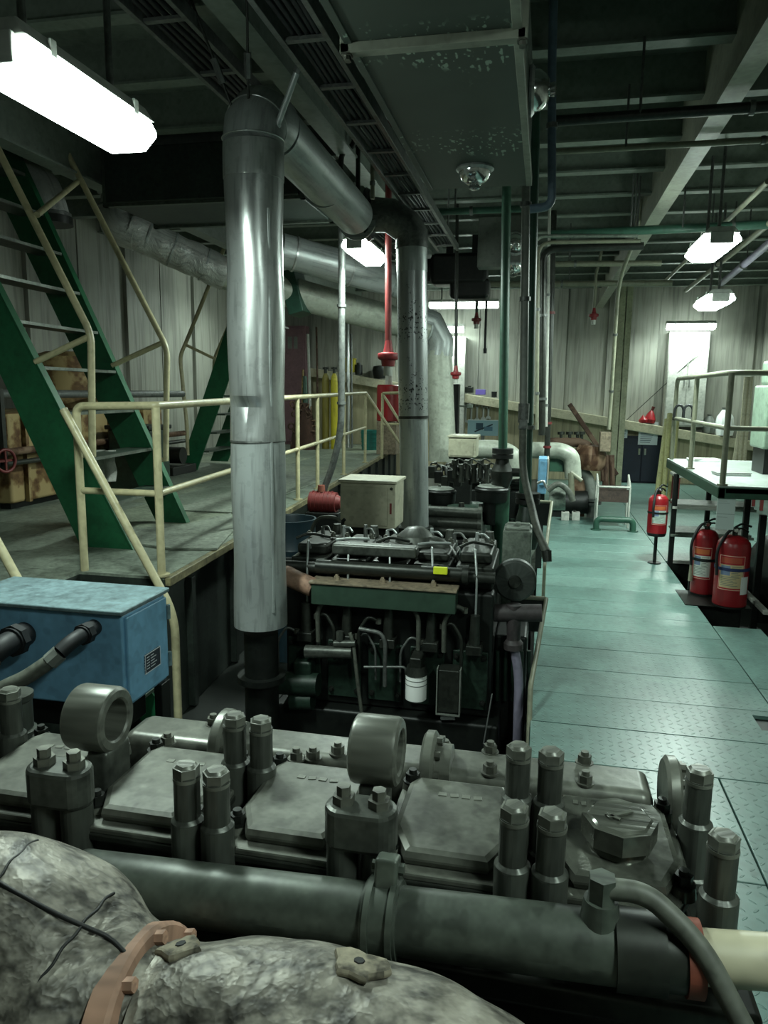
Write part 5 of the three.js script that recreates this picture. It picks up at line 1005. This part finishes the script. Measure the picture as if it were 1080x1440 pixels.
// things at the far end of the left platform
{
  const z = -12.6, G = (px) => P(px, 600, { z });
  { const c = P(546, 592, { z: -11.9 }); const t = thing('drum', 'upright red drum with white neck at the platform end', 'drum'), h = P(546, 541, { z: -11.9 }).y; obj('body', lathe([[0, 0], [.18, 0], [.19, .01], [.19, h - c.y - .02], [.17, h - c.y], [0, h - c.y]], c, V(c.x, 9, c.z), 30), M.red, t); obj('stand', [bx(c.x - .16, c.x + .16, PY, c.y, c.z - .16, c.z + .16, .01)], M.tan, t); obj('neck', cy(V(c.x, h, c.z), V(c.x, h + .22, c.z), .06, .06, 16), M.white, t); }
  { const c = P(521, 622, { z: -12.7 }), t = thing('bucket', 'ribbed teal bucket on the platform beside the railing end', 'bucket'); const h = .34; obj('body', lathe([[0, 0], [.15, 0], [.17, h], [.16, h], [.145, .02], [0, .02]], V(c.x, PY, -12.7), V(c.x, 9, -12.7), 32), M.teal, t); for (let k = 0; k < 4; k++) obj('rib', cy(V(c.x, PY + .06 + k * .075, -12.7), V(c.x, PY + .075 + k * .075, -12.7), .162 + k * .005, .163 + k * .005, 32), M.teal, t); }
  for (const [px, r, lab] of [[470, .06, 'yellow gas cylinder leaning against the dark bulkhead'], [458, .065, 'dull yellow gas cylinder beside the brighter one']]) {
    const c = G(px), t = thing('gas_cylinder', lab, 'gas cylinder', 'gas cylinders on the platform'), m = px === 470 ? M.yellow : dirty(0x8f8436, .55);
    obj('body', lathe([[0, 0], [r, 0], [r, 1.15], [r * .8, 1.26], [r * .3, 1.32], [0, 1.32]], V(c.x, PY, z), V(c.x, 9, z), 26), m, t); obj('valve', [cy(V(c.x, PY + 1.31, z), V(c.x, PY + 1.42, z), .03, .025, 12), cy(V(c.x - .05, PY + 1.4, z), V(c.x + .05, PY + 1.4, z), .018, .018, 10)], M.ironDark, t);
  }
  { const a = P(404, 460, { z: -13.7 }), b = P(437, 600, { z: -13.7 }), t = thing('cupboard', 'dusky pink cupboard with small pictures behind the railing', 'cupboard'); obj('body', bx(a.x, b.x, PY, a.y, -13.64, -13.4, .01), M.pink, t); obj('door', bx(a.x + .03, b.x - .03, PY + .05, a.y - .05, -13.4, -13.38, .006), M.pink, t); obj('pasted_sheets', [bx(a.x + .12, a.x + .2, a.y - .42, a.y - .2, -13.38, -13.377), bx(a.x + .24, a.x + .31, a.y - .42, a.y - .2, -13.38, -13.377)], M.grey, t); }
  { const t = thing('pole_bundle', 'bundle of poles and broom leaning by the pink cupboard', 'poles'); const B = (x0, y0, x1, y1, r, m) => obj('pole', cy(P(x0, y0, { z: -12.9 }).setY(PY), P(x1, y1, { z: -13.25 }), r, r, 10), m, t);
    B(438, 620, 433, 470, .025, M.white); B(424, 620, 426, 520, .02, M.yellowDirty); B(448, 620, 445, 460, .018, M.rustDark); B(432, 620, 428, 530, .05, M.greenPaint); B(490, 620, 489, 450, .03, M.galv); B(495, 620, 494, 470, .02, M.galvDark); }
  { const c = G(433), t = thing('chain_heap', 'brown heap of chains and ropes hanging behind the railing', 'chains'); const lk = new THREE.TorusGeometry(.05, .014, 6, 14); for (let k = 0; k < 60; k++) at('chain_link', lk, k % 3 ? M.rustDark : M.rust, t, V(c.x - .22 + .44 * rnd(), PY + .02 + .75 * Math.pow(rnd(), 1.4), z + .15 + .2 * rnd()), [rr(0, 3), rr(0, 3), rr(0, 3)]); obj('rope_core', lathe([[0, 0], [.25, 0], [.22, .25], [.14, .6], [.05, .8], [0, .8]], V(c.x, PY, z + .2), V(c.x, 9, z + .2), 14), heavy(0x4a3024, .9), t); }
  single('small_box', 'small bright yellow box on the dark end of the ledge', 'box', (() => { const c = onLedge(494); return [bx(c.x - .09, c.x + .08, c.y + .02, c.y + .26, -13.82, -13.68, .01), bx(c.x - .1, c.x + .09, c.y + .26, c.y + .28, -13.83, -13.67, .004)]; })(), M.yellow);
  single('jar', 'dark jar on the ledge between yellow box and drum', 'jar', (() => { const c = onLedge(505); return [cy(V(c.x, c.y, -13.74), V(c.x, c.y + .18, -13.74), .07, .07, 16), cy(V(c.x, c.y + .18, -13.74), V(c.x, c.y + .22, -13.74), .05, .04, 16)]; })(), M.ironBlack);
  { const c = P(535, 520, { z: -13.74 }), t = thing('pot', 'wide dark pot on the ledge behind the red drop pipe', 'pot'); const q = onLedge(535); obj('pot', lathe([[0, 0], [.13, 0], [.16, .15], [.14, .22], [0, .22]], q, V(q.x, 9, q.z), 20), M.ironBlack, t); obj('lid', cy(V(q.x, q.y + .22, q.z), V(q.x, q.y + .24, q.z), .13, .06, 18), M.ironDark, t); }
}
// ================================================================ WALKWAY SIDE ON THE RIGHT
{
  const t = thing('work_platform', 'raised work platform with pale top, green edge and grey pipe railing', 'platform');
  const x0 = 1.22, x1 = 3.4, z0 = -5.53, z1 = -7.82, y = .93;
  obj('frame', [bx(x0, x1, y - .09, y - .012, z0 - .05, z0, .006), bx(x0, x0 + .05, y - .09, y - .012, z1, z0, .006), bx(x0, x1, y - .09, y - .012, z1, z1 + .05, .006), bx(x0 + .05, x1, y - .05, y - .012, z1, z0)], M.greenPaint, t);
  for (let k = 0; k < 3; k++) obj('top_plate', bx(x0 + k * .726 + .002, x0 + (k + 1) * .726 - .002, y - .012, y, z1, z0, .002), dirty(0xaab6b2, .4), t);
  for (const [x, z] of [[1.22, -7.2], [1.63, -6.36], [x1 - .06, z0 - .06], [x1 - .06, z1 + .06], [1.62, -7.72]]) obj('leg', bx(x - .022, x + .022, z < -7.3 ? 0 : -.35, y - .09, z - .022, z + .022, .004), M.ironBlack, t);
  const top = 1.71, c = .03, mid = 1.33;
  obj('top_rail', [rail([V(x0 + c, y, z1 + .1), V(x0 + c, top, z1 + .1), V(x0 + c, top, z0 - c), V(x1, top, z0 - c)], .02, .08)], M.greyRail, t);
  obj('mid_rail', [rail([V(x0 + c, mid, z1 + .1), V(x0 + c, mid, z0 - c), V(x1, mid, z0 - c)], .018, .03)], M.greyRail, t);
  for (const [x, z] of [[x0 + c, z0 - c], [x0 + c, -6.75], [x0 + .8, z0 - c], [x1 - .1, z0 - c]]) obj('post', [rail([V(x, y, z), V(x, top, z)], .02), cy(V(x, y, z), V(x, y + .012, z), .036, .036, 14)], M.greyRail, t);
  for (const [yy, m] of [[.56, M.white], [.3, M.greyBox]]) obj('shelf', [bx(1.24, 1.9, yy - .02, yy, -7.55, -7.18, .004), bx(1.2, 1.92, yy - .045, yy - .02, -7.2, -7.17, .003)], m, t);
  obj('floor_bar', [bx(1.2, 3.3, .0, .03, -7.22, -7.18, .003), bx(1.61, 1.65, .0, .03, -7.2, -5.6, .003)], M.white, t);
}
{ const a = P(1010, 693, { z: -5.56 }), b = P(1031, 745, { z: -5.56 }); const m = print(128, 256, (g, w, h) => { g.fillStyle = '#d0d8d6'; g.fillRect(0, 0, w, h); g.fillStyle = '#98a3a1'; g.fillRect(0, h / 2 - 2, w, 4); g.fillRect(8, 20, 60, 3); g.fillRect(8, 36, 80, 3); g.fillRect(8, h / 2 + 24, 70, 3); });
  tag(obj('pinned_papers', new THREE.BoxGeometry(b.x - a.x, .838 - b.y, .008).translate((a.x + b.x) / 2, (.838 + b.y) / 2, -5.56), m), 'two white sheets pinned one below the other under the work platform', 'paper'); }
{ const c = P(1028, 666, { y: .94 }), t = thing('magazine', 'folded magazine lying on the pale work platform', 'magazine'); obj('pages', rbx(.25, .018, .17, V(c.x, .94, c.z), [0, .1, 0], .005), M.paper, t); obj('cover_sheet', rbx(.26, .005, .18, V(c.x, .952, c.z), [0, .06, .02], .002), M.grey, t); }
{ const c = P(980, 643, { y: .94 }), z = Math.max(c.z, -7.65), t = thing('paper_pile', 'flat pile of paper at the far edge of the work platform', 'paper'); obj('sheets', rbx(.28, .018, .18, V(c.x, .94, z), [0, -.1, 0], .002), M.paper, t); obj('top_sheet', rbx(.25, .004, .16, V(c.x + .02, .952, z), [0, .2, 0], .001), M.white, t); }
{ const a = P(1072, 632, { z: -6.4 }), t = thing('machine_tool', 'pale green machine cabinet with louvres on the work platform', 'machine'); const h = P(1075, 505, { z: -6.4 }).y;
  obj('body', bx(a.x, a.x + .5, a.y, h - .2, -6.8, -6.4, .02), dirty(0x9fb8a6, .45), t); obj('upper_body', bx(a.x + .03, a.x + .45, h - .2, h, -6.75, -6.44, .03), dirty(0x9fb8a6, .45), t); obj('foot', bx(a.x + .03, a.x + .47, .931, a.y, -6.78, -6.44), M.ironBlack, t);
  for (let k = 0; k < 5; k++) obj('louvre', bx(a.x + .04, a.x + .16, a.y + .04 + k * .025, a.y + .05 + k * .025, -6.4, -6.392), M.ironDark, t); obj('lever', [cy(V(a.x + .06, a.y + .25, -6.4), V(a.x + .06, a.y + .25, -6.35), .016, .016, 12), cy(V(a.x + .06, a.y + .25, -6.36), V(a.x + .06, a.y + .34, -6.36), .008, .008, 8)], M.chrome, t); }
// arched vice grips on the rail
for (const px of [955, 968]) { const p = P(px, 578, { z: -7.66 }), t = thing('hose_loop', px < 960 ? 'dark hose loop on the work platform railing end, beside the corner post' : 'dark hose loop on the railing end, inside its twin', 'hose', 'hose loops on the railing'); const pts = []; for (let k = 0; k <= 16; k++) { const a = Math.PI * (k / 16); pts.push(V(p.x - .04 * Math.cos(a), p.y + .055 * Math.sin(a), -7.66)); } pts.unshift(pts[0].clone().add(V(0, -.06, 0))); pts.push(pts[pts.length - 1].clone().add(V(0, -.06, 0))); obj('hose', sweep(pts, .012, 8), M.rubber, t); obj('tie', cy(pts[0], pts[0].clone().add(V(0, -.03, 0)), .018, .018, 8), M.ironDark, t); }
// yellow-green posts behind
{ const t = thing('prop_posts', 'pair of yellowish posts leaning together left of the work platform', 'posts'); for (const [a, b] of [[[942, 582], [933, 690]], [[938, 590], [924, 690]], [[952, 590], [945, 650]]]) obj('post', cy(P(a[0], a[1], { z: -12.2 }), P(b[0], b[1], { z: -11.6 }).setY(0), .04, .04, 12), dirty(0xc9c98f, .5), t); }
{ const t = thing('prop_posts', 'pair of cream posts standing behind the work platform railing', 'posts'); for (const [a, b] of [[[1050, 530], [1040, 650]], [[1056, 530], [1046, 650]], [[1040, 605], [1030, 645]]]) obj('post', cy(P(a[0], a[1], { z: -12.5 }), P(b[0], b[1], { z: -12.4 }).setY(0), .035, .035, 12), M.cream, t); }
{ // bench with red cloth beyond the platform
  const a = P(950, 672, { z: -10.9 }), b = P(985, 680, { z: -10.9 }), t = thing('work_bench', 'low bench with pale top under the ledge beyond the work platform', 'bench'); obj('top', bx(a.x, a.x + 1.2, .42, .46, -11.4, -10.9, .006), M.white, t); for (const [x, z] of [[a.x + .05, -10.95], [a.x + 1.15, -10.95], [a.x + .05, -11.35], [a.x + 1.15, -11.35]]) obj('leg', bx(x - .02, x + .02, 0, .42, z - .02, z + .02), M.redDark, t); obj('red_panel', bx(a.x + .06, a.x + .5, .46, .62, -11.38, -11.3, .01), M.redDark, t); }
{ // white bags on the ledge at the right
  for (const [px, w, h, lab] of [[1022, .3, .45, 'white plastic sack standing on the ledge behind the railing'], [1000, .2, .3, 'grey dented bag on the ledge beside the white sack']]) { const c = onLedge(px), t = thing('plastic_sack', lab, 'sack'); obj('sack', lathe([[0, 0], [w * .5, 0], [w * .55, h * .3], [w * .45, h * .7], [w * .2, h * .95], [0, h]], c, V(c.x, 9, c.z), 12), px === 1022 ? M.paper : M.grey, t); obj('tie', cy(V(c.x, c.y + h * .93, c.z), V(c.x, c.y + h * 1.05, c.z), w * .15, w * .22, 10), M.grey, t); }
}
// dark machinery in the shadow beside the extinguishers
{ const t = thing('air_compressor', 'dark machine in the shade beside the two fire extinguishers', 'machine');
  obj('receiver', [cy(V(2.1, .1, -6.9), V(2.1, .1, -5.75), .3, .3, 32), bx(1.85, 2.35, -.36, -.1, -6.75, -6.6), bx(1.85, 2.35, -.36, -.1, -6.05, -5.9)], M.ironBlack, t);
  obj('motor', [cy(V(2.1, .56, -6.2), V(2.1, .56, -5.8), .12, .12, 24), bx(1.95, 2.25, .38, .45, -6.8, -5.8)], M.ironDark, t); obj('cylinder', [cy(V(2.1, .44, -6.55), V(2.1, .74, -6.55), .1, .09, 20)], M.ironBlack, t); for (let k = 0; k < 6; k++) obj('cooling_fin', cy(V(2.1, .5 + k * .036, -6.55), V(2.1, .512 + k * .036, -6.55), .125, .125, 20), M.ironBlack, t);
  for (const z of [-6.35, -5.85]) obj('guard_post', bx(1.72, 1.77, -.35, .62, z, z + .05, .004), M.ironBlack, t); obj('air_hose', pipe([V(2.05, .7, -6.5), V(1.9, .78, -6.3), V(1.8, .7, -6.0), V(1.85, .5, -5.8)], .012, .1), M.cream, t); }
// fire extinguishers
function extinguisher(x, z, y, r, h, turn, label, o = {}) {
  const t = thing('fire_extinguisher', label, 'fire extinguisher', 'red fire extinguishers'), B = V(x, y, z), up = k => V(x, y + k, z);
  const neck = h * .8, body = obj('cylinder', lathe([[0, .0], [r * .9, 0], [r, .012], [r, neck - r * .75], [r * .93, neck - r * .42], [r * .7, neck - r * .15], [r * .3, neck], [0, neck]], B, up(1), 36), M.red, t);
  obj('foot_ring', cy(up(-.006), up(.012), r * .96, r * .96, 32), M.black, t);
  const c = Math.cos(turn), s = Math.sin(turn), D = (a, k, e) => V(x + c * a + s * e, y + k, z - s * a + c * e);
  obj('valve', [cy(up(neck - .005), up(neck + .04), .02, .018, 14), rbx(.05, .03, .03, up(neck + .045), [0, turn, 0], .006)], M.ironDark, t);
  obj('lever', [pipe([D(.0, neck + .06, 0), D(.05, neck + .085, 0), D(.13, neck + .06, 0)], .008, .02, 8), pipe([D(.0, neck + .045, 0), D(.06, neck + .05, 0), D(.11, neck + .02, 0)], .007, .02, 8)], M.ironBlack, t);
  obj('gauge', cy(D(-.01, neck + .04, .015), D(-.01, neck + .04, .03), .014, .014, 14), M.chrome, t);
  const hs = [D(-.02, neck + .045, 0), D(-.05, neck + .03, 0), D(-r - .025, neck - .1, .02), D(-r - .02, neck * .45, .02)];
  const hose = obj('hose', sweep(new THREE.CatmullRomCurve3(hs).getSpacedPoints(30), .011, 10), M.rubber, t);
  if (o.nozzle) obj('nozzle', cy(D(-r - .02, neck * .45, .02), D(-r - .018, neck * .2, .02), .009, .016, 12), M.cream, hose);
  const lab = print(256, 320, (g, w, hh) => {
    g.fillStyle = '#a9202a'; g.fillRect(0, 0, w, hh); g.strokeStyle = '#d8c8b0'; g.lineWidth = 5; g.strokeRect(8, 8, w - 16, hh - 16);
    g.fillStyle = o.c1 || '#c86a3a'; g.fillRect(24, 22, w - 60, 50); g.fillStyle = o.c2 || '#d9dcd4'; g.fillRect(16, 86, w - 32, 210);
    g.fillStyle = o.c3 || '#7c8aa8'; g.fillRect(26, 96, 90, 86); g.fillStyle = '#70766f'; for (let i = 0; i < 7; i++) g.fillRect(128, 100 + i * 14, 90 - (i * 17) % 40, 5); for (let i = 0; i < 6; i++) g.fillRect(28, 196 + i * 15, 180 - (i * 31) % 70, 5);
  });
  const band = (a0, a1, y0, y1, m, nm) => { const g = new THREE.CylinderGeometry(r + .0015, r + .0015, y1 - y0, 24, 1, true, a0, a1 - a0); g.translate(x, y + (y0 + y1) / 2, z); return obj(nm, g, m, body); };
  band(-1.05 + (o.la || 0), .55 + (o.la || 0), h * .2, h * .6, lab, 'label_sheet');
  if (o.sticker) band(.35, .95, h * .16, h * .36, M.paper, 'sticker');
  obj('strap', cy(up(h * .42), up(h * .455), r + .004, r + .004, 32), o.strap || M.black, body);
  return t;
}
{ const a = P(985, 836, { y: .0 }), b = P(1024, 848, { y: .02 }), c = P(923, 750, { z: -7.15 });
  extinguisher(a.x + .01, a.z, 0.014, .092, .64, .2, 'red fire extinguisher with white label and pale hose nozzle', { nozzle: true, la: -.2 });
  extinguisher(b.x + .0, b.z + .02, 0.014, .118, .66, .4, 'thicker red fire extinguisher with blue strap and paper sticker', { sticker: true, strap: mat(0x23305c, .6), c1: '#b8503a', c2: '#c9b48c' });
  extinguisher(c.x, c.z, c.y, .088, .46, .9, 'red fire extinguisher hung on a bracket beside the black platform leg', { la: .3, c2: '#bccfc4' });
  const k = thing('extinguisher_bracket', 'black bracket and stem under the hung fire extinguisher', 'bracket'); obj('stem', cy(V(c.x, 0, c.z), V(c.x, c.y - .02, c.z), .016, .016, 10), M.ironBlack, k); obj('pan', cy(V(c.x, c.y - .02, c.z), V(c.x, c.y - .007, c.z), .08, .08, 20), M.ironBlack, k); obj('foot_plate', cy(V(c.x, 0, c.z), V(c.x, .01, c.z), .06, .06, 16), M.ironBlack, k); }
{ const t = thing('extinguisher_rack', 'black bar rack under and behind the two fire extinguishers', 'rack');
  obj('tray', bx(1.1, 1.56, .001, .007, -6.16, -5.72), M.ironBlack, t); obj('bar', bx(1.2, 1.5, .3, .33, -6.2, -6.18), M.ironBlack, t);
  for (const x of [1.2, 1.48]) obj('upright', bx(x, x + .02, .007, .33, -6.2, -6.18), M.ironBlack, t); obj('support', [bx(1.22, 1.5, -.35, .0, -6.1, -5.8)], M.ironBlack, t); }
{ // two near cross bars over the gap left of the walkway
  const t = thing('gap_angle', 'pale angle bar lying in the gap between engine and walkway', 'bar'); obj('bar', [bx(-.1, -.075, -.34, -.3, -3.3, -1.8), bx(-.1, -.06, -.345, -.335, -3.3, -1.8)], M.galvDark, t); obj('end_plate', bx(-.12, -.04, -.35, -.28, -1.82, -1.8), M.galvDark, t);
}
// ================================================================ HAND OVER
roots.forEach(settle);
scene.traverse(o => { if (o.isMesh) { o.castShadow = true; o.receiveShadow = true; } });
scene.updateMatrixWorld(true);
renderer.render(scene, camera);
